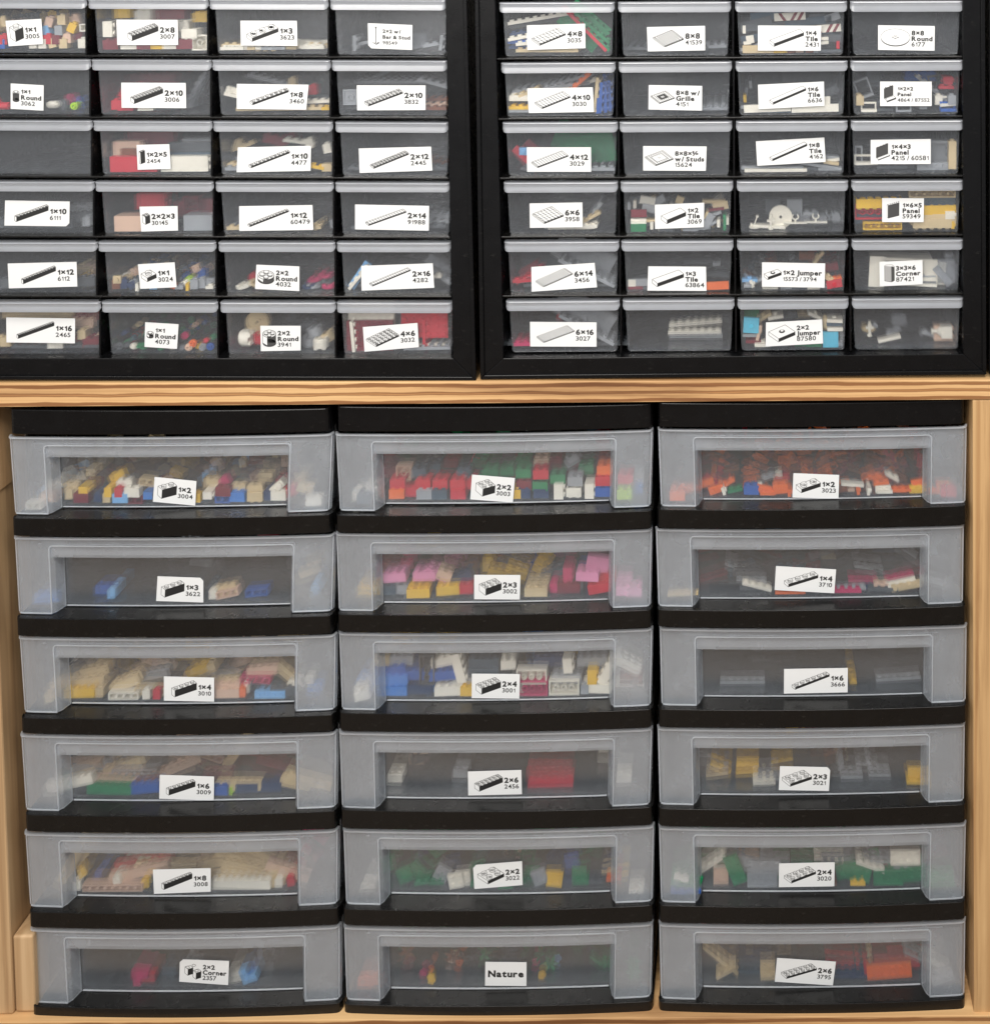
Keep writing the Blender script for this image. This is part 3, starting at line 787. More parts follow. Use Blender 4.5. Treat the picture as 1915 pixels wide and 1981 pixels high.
# ------------------------------------------------------------------ drawer towers
BOW = 0.0042
def bow(u): return -BOW * 4 * u * (1 - u)
TB = {  # TLx,TLy, TRx,TRy, BLx,BLy, BRx,BRy of the frosted fronts ; window: left x, right x, lintel top, lintel bottom
 (1,1): (15,844.5, 644,839, 26,994, 638,988, 89,562,861,885), (1,2): (25,1038.5, 647,1034, 33.5,1186.5, 643,1182, 98,569,1055,1079),
 (1,3): (34.5,1232, 650,1228, 44.5,1377.5, 648,1373, 107,575,1247,1273), (1,4): (37.5,1420.5, 651,1417, 47,1567, 650,1562, 110.5,577,1436,1461.5),
 (1,5): (45.5,1610.6, 654,1605, 55,1753.5, 653,1749, 118,580.5,1625,1651), (1,6): (57,1796, 658,1791, 66.5,1939.5, 658,1934.5, 128,591,1812,1836.5),
 (2,1): (647,839, 1263.5,831, 655,987.5, 1259,979.5, 721.5,1191,854,879), (2,2): (648,1032, 1262,1024, 653,1181, 1259,1173, 719.5,1188,1049,1073),
 (2,3): (653.5,1224, 1263,1216, 659,1372.5, 1259.5,1365, 724.5,1189.5,1241,1264.5), (2,4): (654,1415.8, 1262.5,1409, 659,1562.5, 1258,1557, 724.5,1187.5,1433,1457),
 (2,5): (661.5,1604.5, 1266,1597.5, 667,1749, 1263,1744, 733.5,1192.5,1620,1645), (2,6): (663,1792, 1263.5,1786, 668,1934.5, 1260,1929, 733.5,1190.5,1808,1832.5),
 (3,1): (1271.5,829.8, 1872,824, 1277,979, 1869.5,972, 1342.5,1801,845,872), (3,2): (1267,1023, 1866.5,1017, 1272,1172.5, 1864.5,1166, 1336.5,1795.5,1037,1064),
 (3,3): (1274.5,1214.8, 1872,1209.5, 1278,1364, 1870,1357, 1345,1803,1231,1257), (3,4): (1270.5,1408, 1868.5,1401, 1274.5,1556, 1866.5,1549.5, 1339,1797,1425,1448.5),
 (3,5): (1273,1600, 1870.5,1593, 1277,1745, 1867.5,1738.5, 1342.5,1799,1614,1640.5), (3,6): (1273.5,1787, 1869.5,1780.5, 1277,1932, 1867.5,1926, 1343.5,1799,1802,1827),
}
LIP = {1: [(20,1003,640,996.5,1037,1031), (28,1196.5,641.5,1192,1231,1226.5), (37,1389.5,645,1384,1419,1415), (45,1577,650,1570,1609,1603.5), (53,1765,656,1758,1795,1789.5), (60,1948,660,1942,1979,1974.5)],
       2: [(647.5,997.5,1263,988.5,1030.5,1022.5), (650.5,1189.5,1262,1180.5,1222.5,1214.5), (654,1380,1263,1373,1414.5,1407.5), (657,1567.5,1263.5,1562.5,1603,1596), (661,1759.5,1265,1752.5,1790.5,1784.5), (663,1944,1263.5,1938,1973.5,1969.5)],
       3: [(1270,986,1871.5,978.5,1021.5,1015.5), (1270,1180.5,1870,1172.5,1213,1207.5), (1271.5,1372.5,1871.5,1365.5,1406.5,1399.5), (1271.5,1565,1870,1557,1598.5,1591.5), (1273,1752.5,1869.5,1745.5,1785.5,1779), (1273,1940,1868.5,1933.5,1969.3,1963.8)]}
CAP = {1: (12.5, 793.5, 638, 791.5, 842.5, 837), 2: (646.5, 788, 1263, 783, 837, 829.5), 3: (1270, 781, 1869, 775.5, 828, 822.5)}
UC = [(0, .0065), (.003, .0032), (.007, .0012), (.014, .0003), (.03, 0)]
def ulist(n=18):
    a = [u for u, _ in UC]; mid = [lin(.03, .97, i / n) for i in range(1, n)]
    return a + mid + [1 - u for u in reversed(a)]
def cornery(u):
    e = min(u, 1 - u)
    for (u0, y0), (u1, y1) in zip(UC[:-1], UC[1:]):
        if e <= u1: return lin(y0, y1, (e - u0) / (u1 - u0))
    return 0
def bowed_slab(m, L, R, zl0, zl1, zr0, zr1, back, y0=0.0, mi=0, rel=None):
    """L,R: world x; heights at left (bottom, top) and right; bowed front"""
    us = ulist(); n = len(us)
    top = [(lin(L, R, u), y0 + bow(u) + cornery(u), lin(zl1, zr1, u)) for u in us]
    bot = [(lin(L, R, u), y0 + bow(u) + cornery(u), lin(zl0, zr0, u)) for u in us]
    bk = lambda u: back if rel is None else y0 + bow(u) + cornery(u) + rel
    tb = [(lin(L, R, u), bk(u), lin(zl1, zr1, u)) for u in us]; bb = [(lin(L, R, u), bk(u), lin(zl0, zr0, u)) for u in us]
    base = top + bot + tb + bb
    fs = []
    for i in range(n - 1):
        fs += [(n + i, n + i + 1, i + 1, i), (i, i + 1, 2*n + i + 1, 2*n + i), (n + i + 1, n + i, 3*n + i, 3*n + i + 1), (2*n + i, 2*n + i + 1, 3*n + i + 1, 3*n + i)]
    fs += [(n, 0, 2*n, 3*n), (n - 1, 2*n - 1, 4*n - 1, 3*n - 1)]
    m.add(base, fs, mi)
TN = {1: 'left', 2: 'middle', 3: 'right'}
DEP = 0.30
for t in (1, 2, 3):
    x0, y0, x1, y1, y2, y3 = CAP[t]
    foot = LIP[t][5]
    bx = Wp((foot[0] + foot[2]) / 2, foot[4], 0)
    tw = empty('drawer_tower', (bx.x, 0.15, bx.z))
    tag(tw, f'black stacking frame holding the {TN[t]} stack of six frosted drawers', 'drawer tower', 'black drawer frames under the shelf')
    a, b_, c_, d_ = Wp(x0, y0, 0), Wp(x1, y1, 0), Wp(x1 + 2, y3, 0), Wp(x0 + 3, y2, 0)
    m = MB(); bowed_slab(m, a.x + .0008, b_.x - .0008, d_.z + .0004, a.z, c_.z + .0004, b_.z, DEP, .002)
    bevel(m.build('top_panel', BLACK, tw), 0.0014, 2, 50)
    for r in range(6):
        lx, ly, rx, ry, yb0, yb1 = LIP[t][r]
        L, R_ = Wp(lx, ly, 0), Wp(rx, ry, 0); L2, R2 = Wp(lx, yb0, 0), Wp(rx, yb1, 0)
        T_ = TB[(t, r + 1)]
        zl_ = min(L.z - .0008, Wp(T_[4], T_[5], .009).z - .0003); zr_ = min(R_.z - .0008, Wp(T_[6], T_[7], .009).z - .0003)
        m = MB(); bowed_slab(m, L.x + .0003, R_.x - .0003, L2.z + .0006, zl_, R2.z + .0006, zr_, DEP, .0024)
        bevel(m.build('ledge', BLACK_GLOSS, tw), 0.0006, 2, 50)
        m = MB(); bowed_slab(m, L.x, R_.x, L2.z + .0004, L.z, R2.z + .0004, R_.z, DEP, 0, 0, .0022)
        bevel(m.build('lip', LIPM, tw), 0.00105, 3, 50)
    # side and back panels, stepped with the ledges
    for r in range(6):
        lx, ly, rx, ry, _, _ = LIP[t][r]
        L, R_ = Wp(lx, ly, 0), Wp(rx, ry, 0)
        if r == 0: zt = min(d_.z, c_.z)
        else: zt = min(Wp(lx, LIP[t][r-1][4], 0).z, Wp(rx, LIP[t][r-1][5], 0).z)
        zt2 = zt - .0004; zb2 = max(L.z, R_.z)
        for s, xx in ((1, L.x), (-1, R_.x)):
            zz = L.z if s == 1 else R_.z
            m = MB(); m.box(min(xx + s * .0018, xx + s * .0038), max(xx + s * .0018, xx + s * .0038), .028, DEP - .002, zz + .0002, zt2); m.build('side_panel', BLACK, tw)
        m = MB(); m.box(L.x + .005, R_.x - .005, DEP - .004, DEP - .002, zb2 + .0002, zt2); m.build('back_panel', BLACK, tw)
FY = 0.009
WIN = 0.0150
def big_drawer(t, r):
    T = TB[(t, r)]; id_ = f'T{t}{r}'
    TL, TR, BL, BR = [Wp(T[2*i], T[2*i+1], FY) for i in range(4)]
    def Pt(u, v, y):
        q = TL*(1-u)*(1-v) + TR*u*(1-v) + BL*(1-u)*v + BR*u*v
        return (q.x, FY + y + bow(u), q.z)
    xm = (T[0] + T[4]) / 2
    hl = T[5] - T[1]
    def uu(x): return (x - lin(T[0], T[4], .4)) / (lin(T[2], T[6], .4) - lin(T[0], T[4], .4))
    ul, ur = uu(T[8]), uu(T[9])
    v1 = (T[10] - T[1]) / hl; v2 = (T[11] - T[1]) / hl
    root = empty('frosted_drawer', Pt(.5, 1, .05)); 
    t_ = text_of(id_)
    tag(root, f'wide frosted drawer labelled {t_}, {ROWN[r-1]} drawer of {TN[t]} stack', 'storage drawer', 'wide frosted drawers under the shelf')
    m = MB()
    us_all = ulist(20)
    V0 = [(-.006, -.0022), (.012, -.0022), (.02, 0)]
    # top rail with flange
    rows = [[Pt(u, v, y + cornery(u)) for u in us_all] for v, y in V0 + [(v1 - .02, 0)]]
    m.sheet(rows)
    # left and right stiles
    ls = [u for u in us_all if u < ul - .01] + [ul]; rs = [ur] + [u for u in us_all if u > ur + .01]
    for lst in (ls, rs):
        m.sheet([[Pt(u, v, cornery(u)) for u in lst] for v in (v1 - .02, v1, v2, .5, .75, .97, 1.0)])
    # a little rounded lintel, stepped back, running between the stiles
    mids = [ul] + [lin(ul, ur, x) for x in (.006, .012, .02)] + [lin(ul, ur, i / 16) for i in range(1, 16)] + [lin(ul, ur, 1 - x) for x in (.02, .012, .006)] + [ur]
    def rnd(u):
        e = min(u - ul, ur - u); R = .012
        return (R - math.sqrt(max(0, R*R - (R - min(e, R))**2))) if e < R else 0
    k = 2.0
    m.sheet([[Pt(u, v1 - .02, 0) for u in mids], [Pt(u, v1 + rnd(u) * k, 0) for u in mids]])
    m.sheet([[Pt(u, v1 + rnd(u) * k, 0) for u in mids], [Pt(u, v1 + .018 + rnd(u) * k, .0016) for u in mids]])
    m.sheet([[Pt(u, v1 + .018 + rnd(u) * k, .0016) for u in mids], [Pt(u, v2 + rnd(u)*.8, .0022) for u in mids]])
    m.sheet([[Pt(u, v2 + rnd(u)*.8, .0022) for u in mids], [Pt(u, v2 + .005, WIN - .0006) for u in mids]])
    # side walls of the finger recess, slanting in to the window
    c = .0035 / (TR.x - TL.x)
    for s, ue in ((1, ul), (-1, ur)):
        m.sheet([[Pt(ue, v, 0 if v > v1 else 0), Pt(ue + s*c*1.0, v, .004), Pt(ue + s*c*2, v, WIN)] if s == 1 else
                 [Pt(ue + s*c*2, v, WIN), Pt(ue + s*c*1.0, v, .004), Pt(ue, v, 0)] for v in (v1 + .03, v2, .5, .75, 1.0)])
    o = m.build('front_frame', FROST, root)
    bm_merge(o)
    o.data.materials.append(EDGE)
    so = solid(o, 0.0018, -1); so.modifiers['thick'].material_offset_rim = 1; bevel(o, 0.0004, 2, 35)
    # added pale strips that paint in the bright lit lines along the plastic's edges
    m = MB(); bw = .0011 / (TR.x - TL.x); bv = .0011 / (TL.z - BL.z)
    def bead(pts, yy=-.0005):
        # pts: list of (u, v, du, dv): inner and outer offsets
        n_ = len(pts)
        for (a0, a1) in zip(pts[:-1], pts[1:]):
            q0 = [Pt(a0[0]-a0[2], a0[1]-a0[3], yy + cornery(a0[0])), Pt(a0[0]+a0[2], a0[1]+a0[3], yy + cornery(a0[0]))]
            q1 = [Pt(a1[0]-a1[2], a1[1]-a1[3], yy + cornery(a1[0])), Pt(a1[0]+a1[2], a1[1]+a1[3], yy + cornery(a1[0]))]
            fr = [q0[0], q0[1], q1[1], q1[0]]
            m.hexa(fr + [(p_[0], p_[1] + .0012, p_[2]) for p_ in fr])
    h_ = .42
    pl = [(ul, 1.0, bw*h_, 0), (ul, v1 + .06, bw*h_, 0), (ul + .0015, v1 + .025, bw*h_, bv*h_*.5), (ul + .006, v1 + .004, bw*h_, bv*h_)]
    pl += [(lin(ul + .012, ur - .012, i / 14), v1, 0, bv*h_) for i in range(15)]
    pl += [(ur - .006, v1 + .004, -bw*h_, bv*h_), (ur - .0015, v1 + .025, -bw*h_, bv*h_*.5), (ur, v1 + .06, -bw*h_, 0), (ur, 1.0, -bw*h_, 0)]
    bead(pl)
    bead([(u, .004, 0, bv*.7) for u in us_all], -.0030)
    bead([(lin(ul + c*2.3, ur - c*2.3, i / 14), .990, 0, bv*.35) for i in range(15)], WIN - .0007)
    bead([(.0045, .03, bw*.45, 0), (.0045, .985, bw*.45, 0)], -.0009)
    bead([(.9955, .03, bw*.45, 0), (.9955, .985, bw*.45, 0)], -.0009)
    bead([(u, .993, 0, bv*.5) for u in ls if u >= .0045], -.0006); bead([(u, .993, 0, bv*.5) for u in rs if u <= .9955], -.0006)
    m.build('edge_highlight', EDGE, root)
    # window
    a, b_ = ul + c*2, ur - c*2
    m = MB(); wu = [lin(a, b_, i / 14) for i in range(15)]
    m.sheet([[Pt(u, v, WIN) for u in wu] for v in (v2 - .03, .6, .985, 1.0)])
    m.sheet([[Pt(u, v, WIN + .0015) for u in reversed(wu)] for v in (v2 - .03, .6, .985, 1.0)])
    m.sheet([[Pt(u, 1.0, WIN) for u in wu], [Pt(u, 1.0, WIN + .0015) for u in wu]])
    m.build('window_panel', CLEARW, root)
    # tray behind
    m = MB(); e = .012
    def floorp(u, y): p = Pt(u, 1.0, 0); return (p[0], y, p[2] + .0004)
    def topp(u, y): p = Pt(u, 0.06, 0); return (p[0], y, p[2])
    for (A, B) in ((e, e + .004), (1 - e - .004, 1 - e)):
        pa, pb, ta, tb_ = floorp(A, .03), floorp(B, .03), topp(A, .03), topp(B, .03)
        m.hexa([pa, pb, tb_, ta] + [(q[0], DEP - .012, q[2]) for q in (pa, pb, tb_, ta)])
    pa, pb = floorp(e + .005, .026), floorp(1 - e - .005, .026)
    m.hexa([pa, pb, (pb[0], .026, pb[2] + .0012), (pa[0], .026, pa[2] + .0012)] + [(pa[0], DEP - .012, pa[2]), (pb[0], DEP - .012, pb[2]), (pb[0], DEP - .012, pb[2] + .0012), (pa[0], DEP - .012, pa[2] + .0012)])
    pa, pb, ta, tb_ = floorp(e, 0), floorp(1 - e, 0), topp(e, 0), topp(1 - e, 0)
    m.hexa([(q[0], DEP - .011, q[2]) for q in (pa, pb, tb_, ta)] + [(q[0], DEP - .010, q[2]) for q in (pa, pb, tb_, ta)])
    m.build('tray', TRAY, root)
    xw0, xw1 = TL.x, TR.x
    def Yf(px, py):
        u = (Wp(px, py, .02).x - xw0) / (xw1 - xw0)
        return FY + WIN + bow(max(0, min(1, u))) - .0002
    make_label(id_, root, Yf)
    p0, p1 = Pt(.03, 1, 0), Pt(.97, 1, 0)
    DR[id_] = dict(Y=FY + WIN + .0022, x0=p0[0], x1=p1[0], z0=min(p0[2], p1[2]) + .0018, z1=Pt(.5, .1, 0)[2], yb=DEP - .015, bow=(xw0, xw1),
                   wl=Pt(ul, 1, 0)[0], wr=Pt(ur, 1, 0)[0], zl=p0[2] + .0018, zr=p1[2] + .0018, YS=FY + .0035)
def bm_merge(o):
    import bmesh
    b = bmesh.new(); b.from_mesh(o.data); bmesh.ops.remove_doubles(b, verts=b.verts, dist=0.00012)
    bmesh.ops.recalc_face_normals(b, faces=b.faces)
    b.faces.ensure_lookup_table()
    # outward normals must look at the room (-y) so that the thickness grows inward
    s = sum(f.normal.y * f.calc_area() for f in b.faces)
    if s > 0: bmesh.ops.reverse_faces(b, faces=b.faces)
    b.to_mesh(o.data); b.free()
for t in (1, 2, 3):
    for r in range(1, 7): big_drawer(t, r)
# ------------------------------------------------------------------ toy pieces
UNIT = 0.008
NUMW = {1:'one', 2:'two', 3:'three', 4:'four', 5:'five', 6:'six', 7:'seven', 8:'eight', 9:'nine', 10:'ten', 12:'twelve', 14:'fourteen', 16:'sixteen'}
MESH = {}
def toy_mesh(kind, n, m):
    key = (kind, n, m)
    if key in MESH: return MESH[key]
    b = MB(); g = .00006
    X, Y = n * UNIT / 2 - g, m * UNIT / 2 - g
    def studs(z, which=None, r=.0024):
        for i in range(n):
            for j in range(m):
                b.cyl(((i - (n-1)/2) * UNIT, (j - (m-1)/2) * UNIT, z), r, .0017, 12)
    if kind.isdigit():
        h = int(kind) * .0032; Z = h / 2; w = .0014
        # shell open below
        o = [(-X,-Y),(X,-Y),(X,Y),(-X,Y)]; i_ = [(-X+w,-Y+w),(X-w,-Y+w),(X-w,Y-w),(-X+w,Y-w)]
        vs = [(p[0],p[1],-Z) for p in o] + [(p[0],p[1],Z) for p in o] + [(p[0],p[1],-Z) for p in i_] + [(p[0],p[1],Z-.0012) for p in i_]
        fs = [(4,5,6,7),(8,11,10,9)[::-1] and (12,15,14,13)]
        for k in range(4):
            q = (k+1) % 4
            fs += [(k, q, 4+q, 4+k), (8+q, 8+k, 12+k, 12+q), (q, k, 8+k, 8+q)]
        b.add(vs, fs)
        studs(Z)
        if n > 1 and m > 1:
            for i in range(n-1):
                for j in range(m-1): b.tube(((i-(n-2)/2)*UNIT, (j-(m-2)/2)*UNIT, -Z+.0003), .0032, .0024, h-.0016)
        elif n > 1:
            for i in range(n-1): b.cyl(((i-(n-2)/2)*UNIT, 0, -Z+.0003), .0016, h-.0016, 8)
        size = (n*UNIT, m*UNIT, h)
    elif kind == 'T' or kind == 'X':
        Z = .0016; b.box(-X, X, -Y, Y, -Z+.0004, Z); b.box(-X+.0003, X-.0003, -Y+.0003, Y-.0003, -Z, -Z+.0004)
        if kind == 'X':   # red and white slanted hazard stripes printed on the tile
            for i in range(-n*2, n*2+1):
                x0 = i * .0068; s = 1 if i >= 0 else -1
                pts = [(x0, -Y), (x0 + .0034, -Y), (x0 + .0034 + s*.005, Y), (x0 + s*.005, Y)]
                if min(p[0] for p in pts) < -X or max(p[0] for p in pts) > X: continue
                b.add([(p[0], p[1], Z+.00006) for p in pts], [(0,1,2,3)], 1)
        size = (n*UNIT, m*UNIT, .0032)
    elif kind in ('R3', 'R1'):
        h = .0096 if kind == 'R3' else .0032; Z = h/2; R = n*UNIT/2 - .0001
        b.cyl((0,0,-Z+.0018 if h > .004 else -Z+.001), R, h-(.0018 if h > .004 else .001), 20)
        b.tube((0,0,-Z), R-.0012, R-.0026, .002, 20)
        if n == 1: b.tube((0,0,Z), .0024, .0014, .0017, 14)
        else: studs(Z)
        size = (n*UNIT, n*UNIT, h)
    elif kind == 'D':     # round dish with a hole in its hub
        R = n*UNIT/2; b.tube((0,0,-.001), R, .0016, .0016, 28); b.tube((0,0,.0006), .004, .0016, .0012, 18); b.tube((0,0,.0006), R, R-.0012, .0007, 28)
        size = (n*UNIT, n*UNIT, .003)
    elif kind == 'J':     # plate with a single stud in the middle
        b.box(-X, X, -Y, Y, -.0016, .0016); b.cyl((0,0,.0016), .0024, .0017, 14); size = (n*UNIT, m*UNIT, .0032)
    elif kind == 'P':     # open panel frame on a base
        h = m*.0096; Z = h/2; y = UNIT/2
        b.box(-X, X, -y, y, -Z, -Z+.0026)
        b.box(-X, -X+.0016, y-.0016, y, -Z+.0026, Z); b.box(X-.0016, X, y-.0016, y, -Z+.0026, Z); b.box(-X+.0016, X-.0016, y-.0016, y, Z-.002, Z)
        size = (n*UNIT, UNIT, h)
    elif kind == 'Q':     # closed wall panel, hollow side to the viewer
        h = m*.0096; Z = h/2; y = UNIT/2
        b.box(-X, X, -y, y, -Z, -Z+.0026); b.box(-X, X, y-.0016, y, -Z+.0026, Z); b.box(-X, X, -y, y-.0017, Z-.003, Z)
        size = (n*UNIT, UNIT, h)
    elif kind == 'C':     # clip standing on a small plate
        b.box(-X, X, -.002, .002, -.0046, -.0032); b.cyl((0,0,-.0032), .0011, .003, 10)
        for s in (-1, 1):
            pts = [(s*.0002, -.0004), (s*.0026, .0006), (s*.0033, .0026), (s*.0022, .0046)]
            for p, q in zip(pts[:-1], pts[1:]):
                dx, dz = q[0]-p[0], q[1]-p[1]; l = math.hypot(dx, dz); nx, nz = -dz/l*.0006, dx/l*.0006
                b.hexa([(p[0]+nx,-.0011,p[1]+nz),(p[0]-nx,-.0011,p[1]-nz),(q[0]-nx,-.0011,q[1]-nz),(q[0]+nx,-.0011,q[1]+nz),
                        (p[0]+nx,.0011,p[1]+nz),(p[0]-nx,.0011,p[1]-nz),(q[0]-nx,.0011,q[1]-nz),(q[0]+nx,.0011,q[1]+nz)])
        size = (n*UNIT, .004, .009)
    elif kind == 'V':     # little lever on a round base
        b.cyl((0,0,-.006), .0055, .0014, 18); b.cyl((0,0,-.0046), .0024, .0022, 14); b.cyl((-.0032,0,-.0046), .0011, .0034, 8)
        a, c = Vector((0,0,-.0024)), Vector((.003,0,.0055))
        b.hexa([(a.x-.0006,-.0006,a.z),(a.x+.0006,-.0006,a.z),(c.x+.0006,-.0006,c.z),(c.x-.0006,-.0006,c.z),(a.x-.0006,.0006,a.z),(a.x+.0006,.0006,a.z),(c.x+.0006,.0006,c.z),(c.x-.0006,.0006,c.z)])
        b.cyl((c.x,0,c.z-.0008), .0015, .0022, 10); size = (.011, .011, .014)
    elif kind == 'N':     # nozzle: block, cone and neck
        b.box(-.012, -.001, -.005, .005, -.006, .006); b.cyl((-.001,0,0), .006, .004, 16, 'x', r2=.0022); b.cyl((.003,0,0), .0022, .004, 12, 'x'); b.cyl((.0072,0,0), .0034, .0018, 12, 'x')
        size = (.024, .012, .012)
    elif kind == 'K':     # cross shaped tap
        b.cyl((0,0,-.007), .0015, .014, 10); b.box(-.004, .004, -.0012, .0012, -.0012, .0012); b.cyl((0,0,-.009), .0026, .002, 10); b.box(-.002, .002, -.0022, .0022, .002, .004)
        size = (.009, .005, .018)
    elif kind == 'S':     # thin bar with a knob
        b.cyl((-.018,0,0), .0014, .034, 10, 'x'); b.cyl((.015,0,0), .0026, .004, 10, 'x'); size = (.036, .005, .005)
    elif kind == 'F':     # flower: petals round a hub
        for k in range(5):
            a = 2*math.pi*k/5; b.cyl((.0026*math.cos(a), .0026*math.sin(a), -.001), .0019, .0016, 10)
        b.tube((0,0,-.0012), .002, .0011, .0032, 12); size = (.009, .009, .0035)
    elif kind == 'G':     # leafy sprig
        b.cyl((0,0,-.0006), .0012, .002, 8)
        for k in range(6):
            a = 2*math.pi*k/6; c, s = math.cos(a), math.sin(a)
            b.add([(0,0,0),(.005*c-.0022*s,.005*s+.0022*c,.0006),(.010*c,.010*s,0),(.005*c+.0022*s,.005*s-.0022*c,.0006),
                   (0,0,-.0006),(.005*c-.0022*s,.005*s+.0022*c,-.0002),(.010*c,.010*s,-.0006),(.005*c+.0022*s,.005*s-.0022*c,-.0002)],
                  [(0,3,2,1),(4,5,6,7),(0,1,5,4),(1,2,6,5),(2,3,7,6),(3,0,4,7)])
        size = (.02, .02, .003)
    elif kind == 'L':     # corner brick: three of four squares
        for cx, cy in ((0,0),(1,0),(0,1)):
            b.box((cx-1)*UNIT+g, cx*UNIT-g*0, (cy-1)*UNIT+g, cy*UNIT, -.0048, .0048)
            b.cyl(((cx-.5)*UNIT, (cy-.5)*UNIT, .0048), .0024, .0017, 12)
        size = (.016, .016, .0096)
    me = bpy.data.meshes.new('toy')
    me.from_pydata(b.v, [], b.f)
    me.materials.append(CM['W'])
    if max(b.m) > 0: me.materials.append(CM['dr']); me.polygons.foreach_set('material_index', b.m)
    me.update()
    MESH[key] = (me, Vector(size))
    return MESH[key]
KN = {'T': ('toy_tile', 'tile'), 'X': ('toy_tile', 'tile'), 'R3': ('round_toy_brick', 'round brick'), 'R1': ('round_toy_plate', 'round plate'), 'D': ('toy_disc', 'disc'), 'J': ('toy_tile', 'one-stud plate'),
      'P': ('open_frame_toy', 'open frame piece'), 'Q': ('hollow_toy_piece', 'hollow box piece'), 'C': ('toy_clip', 'clip'), 'V': ('toy_lever', 'lever'), 'N': ('toy_nozzle', 'nozzle'), 'K': ('toy_tap', 'tap'), 'S': ('toy_bar', 'bar'),
      'F': ('toy_flower', 'flower'), 'G': ('toy_leaf', 'leaf sprig'), 'L': ('corner_toy_brick', 'corner brick')}
ORI = {'s': Matrix.Identity(3), 'e': Matrix.Rotation(math.pi/2, 3, 'Z'), 't': Matrix.Rotation(math.pi/2, 3, 'X'), 'u': Matrix.Rotation(-math.pi/2, 3, 'X'),
       'd': Matrix.Rotation(math.pi, 3, 'X'), 'x': Matrix.Rotation(math.pi/2, 3, 'Y'), 'v': Matrix.Rotation(math.pi/2, 3, 'Y') @ Matrix.Rotation(math.pi/2, 3, 'Z')}
TOYS = []
rnd_ = random.Random(11)
def toy(id_, col, n, m, kind, px=None, py=None, orient='s', roll=0.0, depth=0.0, wx=None, wz=None, yaw=None, tilt=0.0, strict=False):
    me, size = toy_mesh(kind, n, m)
    D = DR[id_]
    if yaw is None: yaw = 0
    M = Matrix.Rotation(-math.radians(roll), 3, 'Y') @ Matrix.Rotation(math.radians(tilt), 3, 'X') @ Matrix.Rotation(math.radians(yaw), 3, 'Z') @ ORI[orient]
    ex = [sum(abs(M[i][k]) * size[k] / 2 for k in range(3)) for i in range(3)]
    if kind.isdigit():   # studs stick out of one side
        for i in range(3):
            ex[i] += abs(M[i][2]) * .0018
    if px is not None:
        P = Wp(px, py, D['Y'] + depth)
        x, z = P.x, P.z
    else: x, z = wx, wz
    by = bow((x - D['bow'][0]) / (D['bow'][1] - D['bow'][0])) if D['bow'] else 0
    Yf = D['Y'] + by
    xin0, xin1 = D['x0'] + ex[0], D['x1'] - ex[0]
    if D['bow'] and depth < 0:
        xx = Wp(px, py, D['YS'] - depth).x
        if xx + ex[0] > D['wl'] + .002 and xx - ex[0] < D['wr'] - .002:
            if xx < D['wl'] + .006 and ex[0] < .0085: shift = min(0, D['wl'] - .001 - ex[0] - xx)
            elif xx > D['wr'] - .006 and ex[0] < .0085: shift = max(0, D['wr'] + .001 + ex[0] - xx)
            else: shift = None
        else: shift = 0
        depth = -depth - .001
        if shift is not None: Yf = D['YS'] + by
        P = Wp(px, py, Yf + depth) if px is not None else P; x, z = P.x + (shift or 0), P.z
    y = Yf + depth + ex[1]
    y = min(y, D['yb'] - ex[1])
    if xin0 < xin1: x = min(max(x, xin0), xin1)
    fl = D['z0'] + ex[2]
    if D['bow']: fl = lin(D['zl'], D['zr'], (x - D['bow'][0]) / (D['bow'][1] - D['bow'][0])) + ex[2] - .0003
    z = min(max(z, fl), max(fl, D['z1'] - ex[2] + .001))
    name, word = KN.get(kind, (None, None))
    if kind.isdigit():
        k = int(kind); name, word = (('toy_brick', 'brick') if k >= 3 else ('toy_plate', 'plate'))
    o = bpy.data.objects.new(name, me); S.collection.objects.link(o)
    o.matrix_world = Matrix.Translation((x, y, z)) @ M.to_4x4()
    o.material_slots[0].link = 'OBJECT'; o.material_slots[0].material = CM[col]
    if kind.isdigit() or kind in 'TXJ': sz = f'{NUMW[n]}-by-{NUMW[m]}' if n <= m else f'{NUMW[m]}-by-{NUMW[n]}'
    else: sz = ''
    TOYS.append((id_, COL[col][0], sz, word, o, x, z))
    return o
def put(id_, z, text):
    for s in text.replace('\n', ';').split(';'):
        f = s.split()
        if not f: continue
        px, py = zp(z, float(f[0]), float(f[1])); col = f[2]; n, m, kind = int(f[3]), int(f[4]), f[5]
        ori = f[6] if len(f) > 6 else 's'
        roll = float(f[7]) if len(f) > 7 else 0
        dep = float(f[8]) / 1000 if len(f) > 8 else 0.0
        yaw = float(f[9]) if len(f) > 9 else (rnd_.uniform(-3, 3) if ori in 'sed' else 0)
        toy(id_, col, n, m, kind, px, py, ori, roll, dep, yaw=yaw)
def heap(id_, z, x0, x1, ytop, ybot, pal, kinds, count, d0=12, d1=90, oris='sseuutx', big=35):
    """a loose pile behind the front pieces; higher ones lie further back"""
    pal = pal.split(); kinds = [k.split(',') for k in kinds.split()]
    for i in range(count):
        t = (i + rnd_.random()) / count
        px, _ = zp(z, lin(x0, x1, rnd_.random()), 0)
        _, py = zp(z, 0, lin(ybot, ytop, t * .9 + rnd_.random() * .1))
        k = rnd_.choice(kinds)
        toy(id_, rnd_.choice(pal), int(k[0]), int(k[1]), k[2], px, py, rnd_.choice(oris), rnd_.uniform(-big, big), lin(d0, d1, t) / 1000 * rnd_.uniform(.8, 1.1), yaw=rnd_.uniform(-40, 40), tilt=rnd_.uniform(-20, 20))
